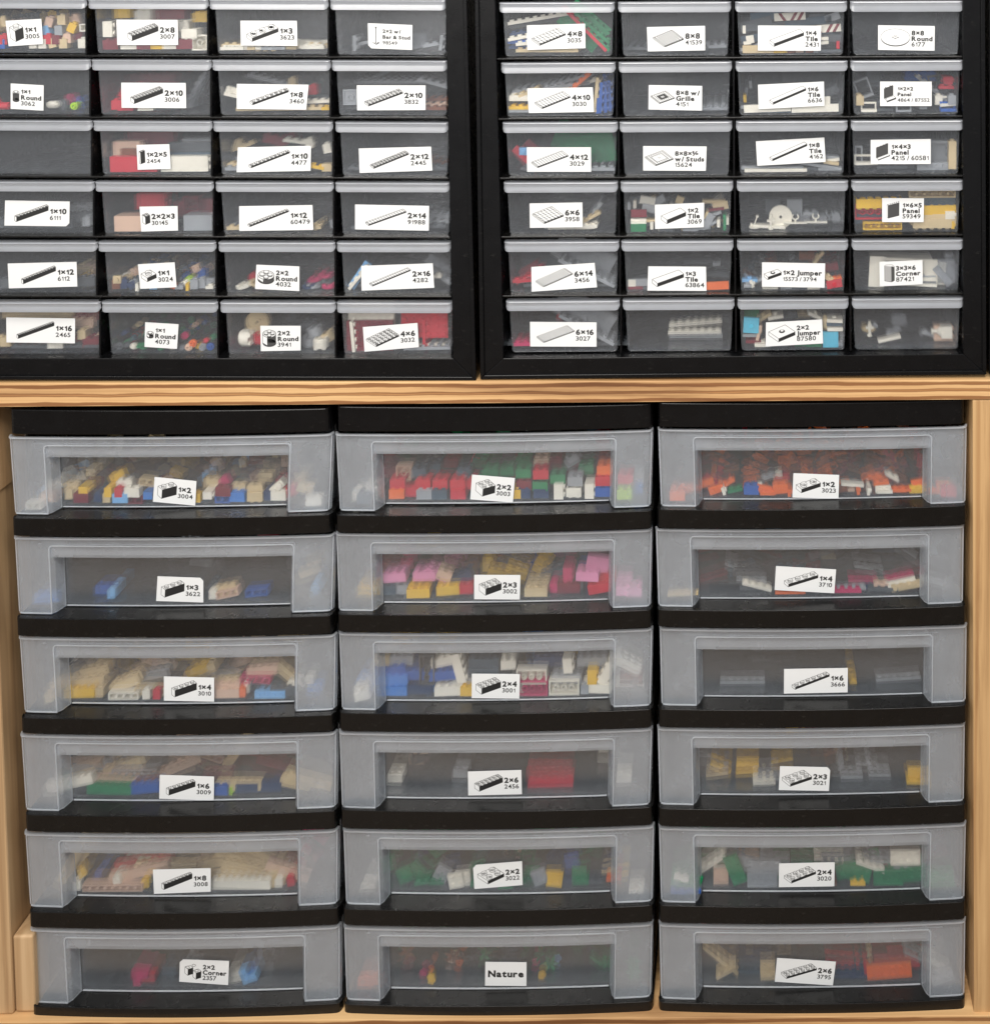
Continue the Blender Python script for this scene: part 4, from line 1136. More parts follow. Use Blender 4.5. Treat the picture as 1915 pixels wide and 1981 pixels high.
# ---- upper left cabinet
put('L11', 'A', '''628 210 W 1 1 3 u; 625 345 W 1 1 3; 545 210 y 1 1 3 s -25; 465 150 t 1 1 3; 445 230 gr 1 1 3; 345 230 lb 1 1 3 s 15 3; 370 165 nu 1 1 3 s -20 3; 358 300 r 1 1 3; 425 300 dr 1 1 3; 508 290 nu 1 1 3 s 0 2
480 365 t 1 1 3; 398 368 t 1 1 3 s 12; 322 362 W 1 1 3; 252 362 W 1 1 3; 20 300 r 1 1 3; -40 200 t 1 1 3 s 20; 8 365 b 1 1 3; 15 165 t 1 1 3 s 10 4; 590 265 dr 1 1 3 s 0 8; 575 150 nu 1 1 3 s 20 10; -60 300 y 1 1 3; -120 350 W 1 1 3; -100 240 r 1 1 3; 180 300 y 1 1 3 s 5 6''')
heap('L11', 'A', -180, 640, 90, 330, 'nu t dr dg W r y', '1,1,3', 22, 10, 60)
put('L12', 'A', '''820 220 W 8 2 3 v 0; 845 345 dr 4 2 3 e 0; 978 370 W 2 2 3 e; 1090 370 dr 2 2 3 e; 1192 370 y 2 2 3 e; 1295 365 W 2 2 3 e; 1400 345 dr 4 2 3 e; 1518 345 W 2 2 3 u; 1445 255 W 2 2 3 d; 1530 130 y 2 2 3 e 0 18; 1085 115 W 2 2 3 e 0 12; 930 100 y 2 2 3 e 0 20; 1290 110 dr 4 2 3 s 0 24; 1380 200 W 2 2 3 e 0 8; 1490 180 dg 6 2 3 s 0 40''')
heap('L12', 'A', 780, 1520, 90, 330, 'W dr y t dg', '4,2,3 8,2,3', 7, 20, 50, 'ses', 8)
put('L13', 'A', '1775 345 t 3 1 1 s 0 4; 1750 375 W 3 1 1')
put('L13', 'B', '''40 325 t 3 1 1 s 6 3; 60 350 W 3 1 1 s 0 1; 160 340 W 3 1 1 s -3 1; 170 362 t 3 1 1 e; 260 360 t 3 1 1 d 0 1; 400 362 t 3 1 1 s 0 3; 560 340 W 3 1 1 s 4 10; 640 345 t 3 1 1 s -4 12; 600 365 W 3 1 1 s 0 5; 320 370 gr 3 1 1''')
heap('L13', 'B', 0, 680, 290, 360, 't W gr dg', '3,1,1', 7, 14, 60, 'ssdt', 15)
put('L14', 'B', '''895 310 gr 2 2 1 v 0 14; 1430 315 gr 2 1 1 s 10 12; 1345 285 c 2 2 1 t 0 20; 1505 300 gr 2 2 1 v -8 8; 960 300 gr 3 1 T s 12 22; 1380 322 c 4 1 T s 6 16; 925 255 c 1 1 1 s 0 30''')
put('L21', 'A', '''20 810 r 1 1 R3 x 0; -40 800 r 1 1 R3; 385 800 W 1 1 R3 x 0 4; 565 808 lm 1 1 R3 t 0 1; 480 815 dg 1 1 R3 s 0 12; 530 760 hp 1 1 R3 s 20 20; 620 810 db 1 1 R3 t 0 8; 440 790 c 1 1 R3 x 0 10; 600 780 b 1 1 R3 s 10 24''')
put('L22', 'A', '''845 800 r 10 2 3 e 0 2 5; 900 800 r 10 2 3 e 0 10 3; 880 710 r 10 2 3 e -28 16 5; 960 830 r 10 2 3 e 0 1; 1110 845 W 2 2 1 s; 1400 835 gr 2 2 3 e 0 16; 1490 720 c 6 1 1 s 58 14; 1530 740 gr 6 1 1 s 62 22; 1240 850 dg 4 2 1 s 0 4; 1100 600 dr 6 2 3 s 0 55''')
put('L23', 'A', '1740 770 W 8 1 1 s -14 2; 1760 820 gr 8 1 1 s -14 14; 1750 720 dg 8 1 1 t -12 24')
put('L23', 'B', '''20 690 W 8 1 1 t -16 5; 350 580 gr 8 1 1 s -15 26; 455 580 t 1 1 3 s 0 20; 600 632 r 1 1 3 e 0 12; 640 715 W 4 1 1 s 2 10; 450 795 t 12 1 1 s 0; 690 775 y 1 1 1 s 0 2; 620 760 dg 8 1 1 s 0 14; 680 690 dg 1 1 3 x 0 24; 560 790 t 6 1 1 s 0 6''')
put('L24', 'B', '''865 685 gr 2 2 1 u 0 1; 1100 578 gr 10 2 1 s 0 40; 1475 585 gr 4 2 1 s -16 12; 1470 700 n 4 2 1 s 0 20; 1380 780 n 10 2 1 s 0 5; 1000 540 dg 6 2 1 s 30 50; 1470 740 nu 4 1 1 s 0 12; 960 770 dg 10 2 1 s 0 12''')
put('L32', 'A', '''1020 1255 r 2 1 15 x 0; 1130 1310 r 2 1 3 s; 970 1135 nu 2 1 9 x 0 12; 1150 1060 dr 2 1 15 x 0 30; 1460 1145 dg 2 1 15 x 0 12; 1450 1218 sl 2 1 15 x 0 8; 1410 1292 W 2 1 15 x 0; 1500 1115 gr 2 1 9 x 0 20; 1100 1190 n 2 1 15 x 0 9''')
put('L33', 'A', '1750 1105 t 1 1 3 e -20 20; 1750 1255 t 4 1 1 s 0 12; 1800 1190 gr 4 1 1 s 10 26')
put('L33', 'B', '''330 985 dr 3 1 3 s -14 20; 430 975 dr 2 1 3 s 20 24; 500 1000 W 4 1 1 s -8 10; 575 1010 W 1 1 3 e 0 10; 625 1200 y 2 1 1 s -10 1; 700 1045 W 1 1 3 e 10 8; 50 1160 t 6 1 1 s 0 8; 100 1220 gr 10 1 1 s 0 2; 715 1180 t 1 1 3 x 0 2; 430 1222 dg 10 1 1 s 0 2; 20 1030 t 3 1 1 s 20 20; 540 960 dg 3 1 3 s 10 40''')
put('L34', 'B', '1480 1150 n 3 2 1 s -12 24; 900 1190 dg 8 2 1 s 0 10; 1250 1225 dg 12 2 1 s 0 4')
put('L41', 'C', '620 255 gr 3 1 3 s 0 30; 600 320 dg 6 1 3 s 4 16; 250 420 dg 10 1 3 s 0 4; 660 380 gr 2 1 3 e 0 12')
put('L42', 'C', '''980 365 nu 2 2 9 x 0; 985 430 W 2 2 1 s; 1510 362 gr 2 2 9 x 0 2; 1450 215 dr 2 2 3 u 0 14; 1150 190 r 2 2 9 x 0 22; 1590 230 dr 2 2 9 x 0 24; 1430 250 dr 2 2 9 v 0 30''')
put('L43', 'D', '620 365 t 4 1 1 v 0 4; 300 395 t 12 1 1 s 0 2; 160 390 gr 8 1 1 s 0 5; 735 345 gr 3 1 1 v 10 14; 60 370 dg 3 1 3 s 0 20')
put('L44', 'D', '1475 280 gr 4 2 1 s -4 24; 1500 240 dg 4 2 1 s 0 40; 1480 325 gr 3 2 1 s 0 16; 1200 395 dg 12 2 1 s 0 5')
put('L51', 'C', '655 760 t 4 2 3 v 0 24; 640 830 y 3 1 3 e 0 16; 690 720 nu 2 1 3 s 0 30; 350 880 dg 12 1 3 s 0 5; 610 720 t 3 1 3 e 0 30')
put('L52', 'C', '''885 797 t 1 1 1 t 0; 885 872 n 1 1 3 s 0 2; 940 845 db 1 1 3 s 0 3; 1000 865 db 1 1 1 t 30 1; 1045 868 W 1 1 1 v; 1015 825 gr 1 1 1 t 20 3; 960 785 t 1 1 1 s -20 8; 1020 735 nu 1 1 1 t 10 16; 1100 885 sl 1 1 1 s; 1170 882 lb 1 1 1; 1230 885 dg 1 1 1; 1310 882 o 1 1 1 s -15 0; 1365 880 gr 1 1 1 s; 1430 868 y 1 1 1 v 0; 1480 860 gr 1 1 3; 1540 860 gr 1 1 3 s 0 3; 1600 872 W 1 1 1 s; 1600 815 gr 1 1 1 t 0 4; 1410 820 W 1 1 1 s 0 6; 1540 755 b 1 1 3 s 0 14; 1490 710 nu 1 1 1 t 20 12; 1440 790 lm 1 1 1 s 0 10; 815 768 W 1 1 1 s 20 20; 1480 825 W 1 1 1 s 0 3; 1375 850 t 1 1 1 s 0 4; 1270 870 gr 1 1 1 s 0 5''')
heap('L52', 'C', 830, 1620, 640, 850, 'dg nu b gr dr sl t n', '1,1,1 1,1,3', 30, 12, 80)
put('L53', 'C', '1840 865 W 2 2 R1 s 10 1')
put('L53', 'D', '''110 800 W 2 2 R1 s 12 4; 180 790 t 2 2 R1 s -20 6; 310 818 gr 2 2 R1 s 0 3; 370 815 W 2 2 R1 s 0 6; 170 730 r 1 1 R3 s 0 16; 600 745 hp 2 2 R1 s 8 10; 680 715 hp 2 2 R1 s -8 14; 700 792 hp 2 2 R1 s 0 2; 590 795 gr 2 2 R1 s 0 5; 700 755 dg 2 2 R1 s 6 10; 560 810 db 2 2 R1 s 0 4; 650 690 dr 2 2 R1 s 0 26''')
put('L54', 'D', '''890 710 lb 4 1 1 t 55 4; 900 760 W 4 1 1 s 50 1; 1520 700 gr 4 1 1 s -38 14; 1550 680 c 4 2 1 t -40 24; 1480 710 W 1 1 1 s 0 8; 880 800 dg 6 2 1 s 0 10''')
put('L61', 'C', '''20 1270 t 2 1 3 s 0 3; 100 1050 t 6 1 3 s 0 16; 330 1050 t 8 1 3 s 0 18; 620 1130 nu 3 1 3 s 0 14; 640 1070 dr 4 1 3 s 0 20; 620 1215 t 2 1 3 e 0 4; 300 1300 dr 16 1 3 s 0 8; 420 1295 W 2 1 3 s 0 3; 690 1290 dr 2 1 3 s 0 4; 500 1330 dg 12 1 1 s 0 4; 600 1290 nu 6 1 3 s 0 14''')
put('L62', 'C', '''1005 1315 W 1 1 R1 s -30 0; 1050 1310 g 1 1 R1 s 10 3; 1095 1300 g 1 1 R1 t 0 4; 940 1210 db 1 1 R1 s 20 12; 900 1300 dg 1 1 R1 t 0 4; 960 1300 dg 1 1 R1 s 0 6; 1050 1145 t 1 1 R1 s 10 24; 1010 1250 sl 1 1 R1 s 0 10; 1470 1280 o 1 1 R1 t 0 2; 1440 1310 nu 1 1 R3 t 0 1; 1565 1270 r 1 1 R1 s 30 3; 1545 1320 c 1 1 R1 t 0 1; 1605 1315 b 1 1 R1 t 0 2; 1480 1150 nu 1 1 R1 s 20 20; 1410 1220 hp 1 1 R1 t 0 8; 1380 1340 c 1 1 R1 s 0 2; 1310 1330 W 1 1 R1 s 0 4; 1510 1330 y 1 1 R1 s 0 6; 1620 1240 g 1 1 R1 s 0 10; 1160 1330 k 1 1 R1; 1220 1335 g 1 1 R1 s 0 2''')
heap('L62', 'C', 850, 1630, 1110, 1320, 'dg sl k b g n r c', '1,1,R1', 38, 8, 80)
put('L63', 'C', '1850 1250 W 2 2 R3 x 0 2')
put('L63', 'D', '''110 1165 W 2 2 R3 x 0 1; 215 1160 r 2 2 R3 s 0 8; 210 1030 t 3 3 D t 0 18; 640 1190 W 2 2 R3 d 0; 600 1115 gr 2 2 R3 s 12 8; 690 1150 t 2 2 R3 s 20 12; 560 1200 gr 2 2 R3 s 0 10; 30 1180 dr 2 2 R3 s 0 16; 560 1070 dg 2 2 R3 s 0 24; 440 1000 dg 2 2 R3 s 10 40''')
put('L64', 'D', '''880 1140 W 6 4 1 v 4; 1385 1040 r 6 4 1 t 0 4 ; 1000 1140 dr 6 4 1 t 0 2; 1385 1120 r 6 4 1 ex 0 3; 950 955 W 6 4 1 t 0 8; 1400 1235 gr 6 4 1 s 0; 1440 1218 W 4 1 1 s 0 3; 1200 1060 dg 6 4 1 t 0 14'''.replace(' ex ', ' v '))
# ---- upper right cabinet
put('R11', 'E', '''265 135 W 8 1 1 s 9 3; 230 260 W 6 1 1 s 10 2; 220 300 b 6 2 1 s 3 3; 275 318 W 2 1 1 s 6 1; 450 388 t 8 4 1 s 0; 720 270 r 8 1 1 s -46 2; 800 240 g 6 4 1 t -42 8; 840 200 g 6 2 1 s -42 5; 800 330 g 6 2 1 s -44 3; 870 300 g 6 2 1 s -42 4; 620 160 g 4 2 1 s -42 10; 885 170 g 4 2 1 s -44 6; 350 160 dg 8 4 1 s 10 14; 240 220 db 8 4 1 s 8 8; 500 130 dg 8 4 1 s 30 24; 170 345 db 6 4 1 s 0 6; 540 110 sl 6 4 1 s 20 30''')
put('R12', 'E', '1200 365 dg 8 8 1 s 0 20; 1680 340 gr 4 4 1 s 2 20; 1400 395 dg 8 8 1 s 0 10')
put('R13', 'F', '''470 115 W 4 1 X t 3 4; 775 200 W 4 1 X t 4 4; 145 208 W 1 1 T v 0; 187 278 W 1 1 T t 8 2; 168 304 W 1 1 T s 4 2; 150 352 gr 2 1 T s 0 2; 205 345 gr 2 1 T s 28 2; 245 381 t 4 1 T t 0 0; 410 377 y 2 1 T s 0; 410 390 t 2 1 T s 0 1; 540 378 nu 1 1 T t 0 2; 668 378 gr 1 1 T s 0 1; 813 318 r 2 1 T v 0 1; 718 273 W 1 1 T s 0 1; 718 302 W 1 1 T s 6 1; 600 150 sl 6 1 T t 6 8; 500 165 dg 8 1 T t 8 12; 300 110 sl 4 1 T t 4 12; 200 160 dg 4 1 T t 14 10; 720 125 dg 4 1 T t 0 12; 830 120 gr 2 1 T t 20 8; 230 190 dg 4 1 T t 4 6; 760 385 dg 3 1 T s; 840 375 dg 2 1 T s 0 4; 770 270 dg 3 1 T t 0 8; 480 378 n 1 1 T t; 610 380 n 1 1 T t 0 1; 150 270 sl 3 1 T t 10 8; 800 250 sl 4 1 T t -10 14''')
heap('R13', 'F', 120, 840, 110, 360, 'dg sl gr k', '2,1,T 4,1,T', 22, 10, 60, 'tts', 25)
put('R21', 'E', '''240 708 W 10 4 1 s 0 3; 245 728 W 4 2 1 s 0 2; 290 685 t 4 2 1 s 20 3; 235 790 y 4 2 1 s 0; 260 825 gr 6 4 1 s 0 1; 520 610 gr 10 4 1 s 14 24; 450 640 gr 10 4 1 s 6 14; 678 610 o 4 1 1 s 40 6; 808 680 t 10 4 1 v -6 1; 840 720 b 10 4 1 v -4 2; 875 710 b 10 4 1 v 0 6; 905 700 b 8 4 1 v 2 10; 780 830 t 1 1 1 s; 860 650 b 10 4 1 v -4 20; 700 840 g 2 2 1 s 0 4; 560 838 gr 10 4 1 s 0 2; 600 640 W 8 1 1 s 15 18; 820 800 b 6 2 1 v -4 1''')
put('R22', 'E', '1680 780 gr 8 8 1 s 0 14; 1640 800 gr 8 8 1 s 0 10; 1500 835 gr 8 8 1 s 0 8; 1560 825 c 8 8 1 s 0 5')
put('R23', 'F', '''310 780 W 6 1 T t 2; 190 760 gr 3 1 T s 2 4; 650 780 W 6 1 T t 1 0; 470 795 t 6 1 T s 0 4; 190 600 gr 6 1 T v 4 26; 160 650 gr 6 1 T v -8 34; 730 712 W 1 1 T t 0 3; 775 640 c 3 1 T v 0 24; 740 660 c 3 1 T t 30 30; 420 808 sl 6 1 T s; 150 700 y 2 1 T v 4 14; 840 760 c 2 1 T v 0 8; 640 812 t 6 1 T s 0 2''')
put('R24', 'F', '''968 715 t 1 2 3 s 0 4; 1035 780 W 2 1 P s 0 1; 1280 775 gr 2 1 P d 0 1; 1600 770 b 2 1 P s 0 1; 1600 720 W 2 1 P s 4 4; 1625 570 r 2 1 3 v 0 12; 1600 620 r 2 1 1 s 0 12; 1560 640 gr 6 1 1 s -40 18; 1520 600 dg 2 2 P s 10 20; 1400 540 b 4 2 3 s 0 40; 970 630 gr 2 2 P s 20 14; 1070 550 dg 2 2 Q s 0 30; 1530 710 W 1 1 3 s 0 8; 1660 710 gr 1 1 3 e 0 3; 1150 790 dg 2 1 P s 0 8; 1420 790 gr 1 1 1 s 0 6''')
put('R31', 'E', '''205 1115 dr 2 3 1 t -45 14; 240 1160 r 4 1 1 t -42 8; 270 1110 lb 1 1 1 t 0 6; 860 1250 gr 3 1 1 s 0 2; 870 1190 g 6 4 1 t 10 24; 830 1140 g 8 4 1 t -20 34; 820 1255 gr 4 4 1 s 0 6; 600 1270 dg 12 4 1 s 0 6; 200 1100 dr 2 1 1 s 20 10''')
put('R32', 'E', '1400 1270 dg 8 8 1 s 0 14')
put('R33', 'F', '''370 1217 W 8 1 T s 0; 330 1197 gr 8 1 T s 0 3; 740 1195 gr 6 1 T s -10 2; 765 1160 t 2 1 T s -8 5; 765 1120 gr 2 1 T s -6 10; 560 1225 dg 6 1 T s 0 6; 800 1215 gr 3 1 T s 0 5; 770 1140 W 2 1 T s 8 8''')
put('R34', 'F', '''1000 1140 W 3 1 P s 0 4; 965 1110 gr 1 2 P s 0 8; 1540 1105 gr 4 3 Q s 0 14; 1640 1155 t 1 1 9 s 0 1; 1650 1085 c 1 1 3 s 0 8; 1490 1195 gr 4 1 1 t 0 3; 1200 1215 dg 4 1 1 s 0 6; 1240 1190 c 4 3 Q s 0 24''')
put('R41', 'G', '''620 398 W 6 6 1 s 0 3; 590 408 gr 6 6 1 s 0 5; 760 372 W 2 2 1 s 0 3; 740 350 t 4 1 1 s 28 8; 780 320 gr 4 4 1 s 50 14''')
put('R42', 'G', '''1120 275 dr 2 1 T t 0 2; 1118 345 W 2 1 T s 0 1; 1118 325 W 2 1 T s 0 2; 1118 365 dg 2 1 T s 0 3; 1118 390 g 2 1 T t 0 0; 1215 365 W 2 1 T v 0; 1215 330 t 2 1 T s 0 4; 1325 400 dg 2 1 T s 0; 1290 408 W 1 1 T s 0 1; 1400 400 k 1 1 T s; 1500 390 gr 2 1 T t 0 1; 1615 290 t 2 1 T v -20 2; 1630 330 gr 2 1 T u 60 1; 1640 380 gr 2 1 T s 30 2; 1705 350 W 2 1 T v 0 0; 1750 350 g 2 2 T v 0 2; 1780 330 W 2 1 T v 0 4; 1690 245 dr 2 1 T s 6 8; 1670 190 t 3 1 T s 0 12; 1420 178 t 1 1 T t -20 14; 1185 180 W 2 1 T t -10 16; 1260 185 gr 2 1 T t 30 18; 1045 220 gr 2 1 T v 0 8; 1090 210 W 1 1 T v 0 12; 1730 220 t 2 1 T t 10 10; 1100 180 dg 2 1 T t 0 20; 1670 285 gr 2 1 T s 20 6; 1590 400 gr 2 1 T s 5 3; 1200 240 gr 2 1 T t -10 10; 1450 405 t 2 1 T s 0 4''')
heap('R42', 'G', 1030, 1780, 140, 400, 'gr dg t k W', '2,1,T', 40, 8, 70, 'ttsv', 45)
put('R43', 'H', '''405 315 W 3 3 D t 0 10; 218 345 W 1 1 V s 0 5; 335 350 W 1 1 K s 0 4; 330 385 W 4 1 T s -3 6; 510 310 W 3 1 C s 0 6; 655 305 W 3 1 C s 0 10; 762 285 gr 3 1 C s 0 22; 505 225 gr 2 2 1 t 0 24; 350 220 dg 2 2 1 t 0 40; 620 270 gr 2 1 1 s 0 20; 800 300 gr 1 1 3 s 0 26; 680 370 c 2 1 3 s 0 16; 560 380 c 2 1 3 s 0 20''')
put('R44', 'H', '''1040 198 y 6 2 3 d 0; 1040 258 r 6 2 3 u 0 2; 1132 365 y 5 1 3 u 0; 1485 355 t 5 1 3 d 0 1; 1540 305 t 6 1 3 d 0 3; 1545 245 y 6 1 3 d 0 2; 1505 130 t 6 1 3 u 0 4; 1040 305 sl 6 1 3 d 0 8; 1560 188 sl 6 1 3 d 0 8; 1150 130 dg 8 1 3 d 0 14; 1667 280 W 2 1 3 v 0 1; 1660 350 y 2 1 1 v 0 2''')
put('R51', 'G', '''270 735 r 4 2 1 s 30 14; 230 765 r 6 1 1 s 4 3; 890 750 gr 8 4 1 s -26 3; 700 610 dg 8 4 1 t 10 40; 900 660 gr 8 4 1 t -30 24; 480 620 dg 8 4 1 t 0 50; 750 840 dg 12 4 1 s 0 8; 330 710 dr 3 2 1 t 30 24''')
put('R52', 'G', '''1700 822 o 3 1 T t 2 0; 1125 785 gr 3 1 T t 0 5; 1070 790 W 1 1 T t 0 4; 1150 825 dr 4 1 T s 0 3; 1690 648 gr 1 1 T s 0 24; 1560 630 dg 4 1 T s 0 30; 1700 730 dg 3 1 T s -4 16; 1320 855 dg 6 1 T s 0 3; 1160 760 dg 3 1 T s 8 10''')
put('R53', 'H', '''175 745 lb 2 1 J s 0 6; 170 800 gr 1 1 1 s 0 2; 200 770 W 1 1 1 v 20 4; 240 750 gr 2 1 J s 30 8; 740 725 t 2 1 J s -45 3; 770 750 t 2 1 J s -30 2; 780 780 W 2 1 J s 0 4; 835 780 r 2 1 J t 10 0; 820 745 o 2 1 J s 20 3; 675 583 t 2 1 J s 50 14; 730 790 gr 2 1 J s 0 3; 760 650 dr 2 1 J t 10 14; 590 570 n 2 1 J t 0 20; 630 806 W 2 1 J s; 330 800 W 2 1 J s 0 2; 460 805 gr 2 1 J s 0 1; 540 800 dg 2 1 J t''')
heap('R53', 'H', 150, 850, 520, 780, 'dg dr n k sl gr', '2,1,J 1,1,1', 26, 10, 80, 'tssv', 40)
put('R54', 'H', '''1440 680 W 3 3 T t 0 8; 1470 700 W 4 3 T t -4 12; 1300 790 W 8 3 T s -3 4; 1270 600 W 8 3 T s -2 8; 1090 720 W 2 4 T t -3 6; 1455 790 gr 2 1 3 s 0 6; 1605 680 c 4 3 T t 0 10; 1610 660 c 2 2 T t 0 14; 1560 740 c 3 1 T t -50 4; 1640 650 gr 1 3 Q s 0 20; 1430 740 W 3 1 T s 0 3; 1560 620 c 4 1 T s 4 12''')
put('R61', 'G', '''265 1237 hp 4 2 1 s 0 1; 250 1205 dr 3 2 1 s 0 10; 625 1030 r 4 4 1 s 0 30; 610 1015 r 3 2 3 s 0 36; 890 1210 gr 8 4 1 s -28 2; 880 1140 gr 8 4 1 t -34 18; 830 1070 dg 8 4 1 t -40 34; 600 1265 dg 16 4 1 s 0 6; 800 1030 dg 4 4 1 t -30 50''')
put('R62', 'G', '''1535 1085 W 7 1 1 s 3 24; 1530 1148 W 7 1 1 s 1 20; 1540 1180 gr 7 1 1 s 0 26; 1530 1215 gr 7 1 1 s -2 30; 1600 1050 dg 7 1 1 s 2 40''')
put('R63', 'H', '''195 1065 az 2 2 J t -3 1; 190 1138 gr 2 2 T s 0 3; 250 1120 nu 2 2 J v -14 3; 370 1010 W 2 2 J s 10 10; 290 1010 t 2 2 J s 30 12; 810 1035 W 2 2 J s -2 1; 806 1060 sl 2 2 T s 0 3; 805 1095 W 2 2 J d 0 0; 720 1060 t 2 2 R1 x 0 3; 650 1000 W 2 2 J s -24 10; 760 1170 az 2 2 J u 0 0; 845 1160 c 2 2 J v 0 3; 640 1210 g 2 2 J t 0 2; 560 1222 g 2 2 T s 0 4; 275 1208 W 2 2 J s 0 1; 210 1180 dr 2 2 J s 0 6; 470 1000 dg 2 2 J s 10 20; 200 1000 g 2 2 T t 5 26; 560 990 t 2 2 J s 0 30; 830 1210 gr 2 1 T s 0 3; 400 1225 dg 2 2 J s 0 2; 350 1210 gr 2 2 J s 0 4''')
put('R64', 'H', '''1040 1085 W 1 1 K s 0 8; 1035 1105 t 2 2 R1 s 0 12; 1070 1070 gr 1 1 1 s 0 14; 1180 1165 W 3 1 T s 12 8; 1210 1110 c 2 1 1 s 20 18; 1630 1120 nu 2 1 6 x 0 14; 1545 1120 W 1 1 N s 180 6; 1460 1140 gr 2 1 1 s -20 20; 1420 1125 c 1 1 1 s 10 24; 1250 1030 c 2 1 3 s 0 40''')
# ---- left stack
put('T11', 'I', '''180 690 W 2 1 3 u 0 -1; 300 575 W 2 1 3 s 25 -14; 290 640 nu 2 1 3 s 0 -12; 200 600 lb 2 1 3 s 10 -30; 385 620 t 2 1 3 e 0 3; 400 580 t 2 1 3 s 0 8; 468 595 y 2 1 3 v 0 1; 455 660 dr 2 1 3; 508 495 t 2 1 3 v 0 26; 550 640 db 2 1 3 e 0 2; 608 605 y 2 1 3 e; 600 665 t 1 1 3 s 0 1; 665 605 r 2 1 3 e; 675 665 lb 2 1 3; 755 665 dr 2 1 3 u 0; 740 605 W 2 1 3 s 0; 700 560 W 2 1 3 s 5 6; 820 550 t 2 1 3 u -8 5; 830 620 mb 2 1 3 v; 900 680 dg 2 1 3; 1100 640 y 1 1 3 e; 1160 620 W 2 1 3 v; 1240 657 b 2 1 3 u; 1245 600 dr 2 1 3; 1325 645 mb 2 1 3; 1420 640 t 2 1 3 d 0; 1420 590 t 2 1 3 s 0 3; 1330 585 t 2 1 3 s 0 6; 1490 630 db 2 1 3 e 0 2; 1540 580 W 2 1 3 t 40 1; 1550 650 W 2 1 3 s 0 1; 1610 640 r 2 1 3 s 20 4; 1660 540 t 2 1 3 s 10 -24; 1690 590 t 2 1 3 s -20 -14; 1770 665 W 2 1 3 s 0 -2; 1580 540 dr 2 1 3 s 20 16; 1240 550 hp 2 1 3 s 25 12; 970 670 dg 2 1 3 s 0 3; 660 520 y 2 1 3 s 20 14; 1480 520 t 2 1 3 s 0 24; 1180 550 t 2 1 3 s 0 12''')
heap('T11', 'I', 330, 1620, 480, 640, 't W y dr nu dg t lb n', '2,1,3', 34, 14, 150)
put('T12', 'I', '''625 1185 lb 3 1 3 e 0 6; 600 1170 b 3 1 3 s 0 14; 1265 1170 nu 3 1 3 u 12 2; 1260 1150 t 3 1 3 s 12 8; 1427 1165 b 3 1 3 u 5 3; 240 1210 mb 3 1 3 s 0 -12; 1750 1190 lb 3 1 3 e 20 -22; 1720 1130 t 3 1 3 s 20 -40; 1070 1005 gr 3 1 3 s 10 110; 1180 1020 gr 3 1 3 s -8 90; 1500 1010 dr 3 1 3 s 0 130; 620 1010 gr 3 1 3 e 0 120; 900 1000 dg 3 1 3 s 20 140; 1190 1215 W 1 1 3 s 0 4; 1170 1170 sl 3 1 3 e 0 10; 1690 1080 gr 3 1 3 s 10 -80; 330 990 dg 3 1 3 s 10 100''')
put('T13', 'L', '''270 455 t 4 1 3 e 12 -8; 320 425 t 4 1 3 s 14 -14; 445 425 y 4 1 3 s 0 1; 460 385 t 4 1 3 u 5 5; 560 430 t 4 1 3 e 0 3; 690 430 W 4 1 3 u; 820 435 W 1 1 3; 880 438 r 1 1 3 e; 835 390 t 4 1 3 u -2 3; 500 340 t 4 1 3 s 6 10; 530 280 t 4 1 3 s 12 16; 560 250 t 4 1 3 e 0 24; 700 350 t 4 1 3 s 20 9; 720 320 t 4 1 3 s 24 14; 1250 410 nu 4 1 3 s 0 1; 1255 365 nu 4 1 3 s 0 4; 1250 340 t 4 1 3 s 4 8; 1345 405 o 4 1 3 e 0 2; 1420 330 hp 4 1 3 u -2 5; 1350 380 W 2 1 3 s 10 6; 1475 375 sl 4 1 3 u -5 3; 1500 420 lb 4 1 3 t 0 0; 1460 275 nu 4 1 3 s 4 10; 1600 300 t 4 1 3 s -40 12; 1640 360 W 2 1 3 s 20 -6; 1120 265 y 4 1 3 s 22 20; 1180 255 t 4 1 3 e 20 12; 1720 330 W 1 1 3 s 0 -20; 1750 420 mb 2 1 3 s 0 -22; 870 290 gr 4 1 3 s 10 20; 1010 450 dg 4 1 3 s 0 2; 1590 440 dg 4 1 3 s 0 2; 1020 430 t 4 1 3 s 0 3; 1480 235 t 4 1 3 s 10 30''')
heap('T13', 'L', 380, 1640, 215, 400, 't nu y gr t dg W', '4,1,3', 26, 14, 120, 'sssut', 30)
put('T14', 'L', '''330 910 t 6 1 3 u 16 6; 290 1000 W 6 1 3 s 10 -6; 400 960 W 6 1 3 s 14 2; 610 960 g 6 1 3 s 0 1; 650 895 nu 6 1 3 s -4 10; 750 845 gr 6 1 3 u 0 14; 810 970 b 4 1 3 s 5 2; 820 900 n 3 1 3 s 8 8; 1230 965 b 2 1 3 s; 1330 910 t 6 1 3 s -1 4; 1290 960 lm 1 1 1 v 0 3; 1440 965 db 6 1 3 s 0 3; 1640 910 t 4 1 3 s -10 4; 1700 930 t 6 1 3 u -16 -8; 1740 970 t 6 1 3 s -14 -4; 700 800 t 6 1 3 s 20 24; 1100 800 nu 6 1 3 s -24 60; 1330 810 t 6 1 3 s 55 40; 1480 830 dr 6 1 3 s -10 50; 1550 870 dr 6 1 3 s -14 30; 520 830 gr 6 1 3 s 10 30; 900 820 dg 6 1 3 s 10 60; 1220 870 dr 4 1 3 s 0 24; 1600 960 db 4 1 3 s 0 8''')
heap('T14', 'L', 360, 1630, 770, 940, 't nu gr dr dg', '6,1,3', 14, 20, 140, 'sssu', 35)
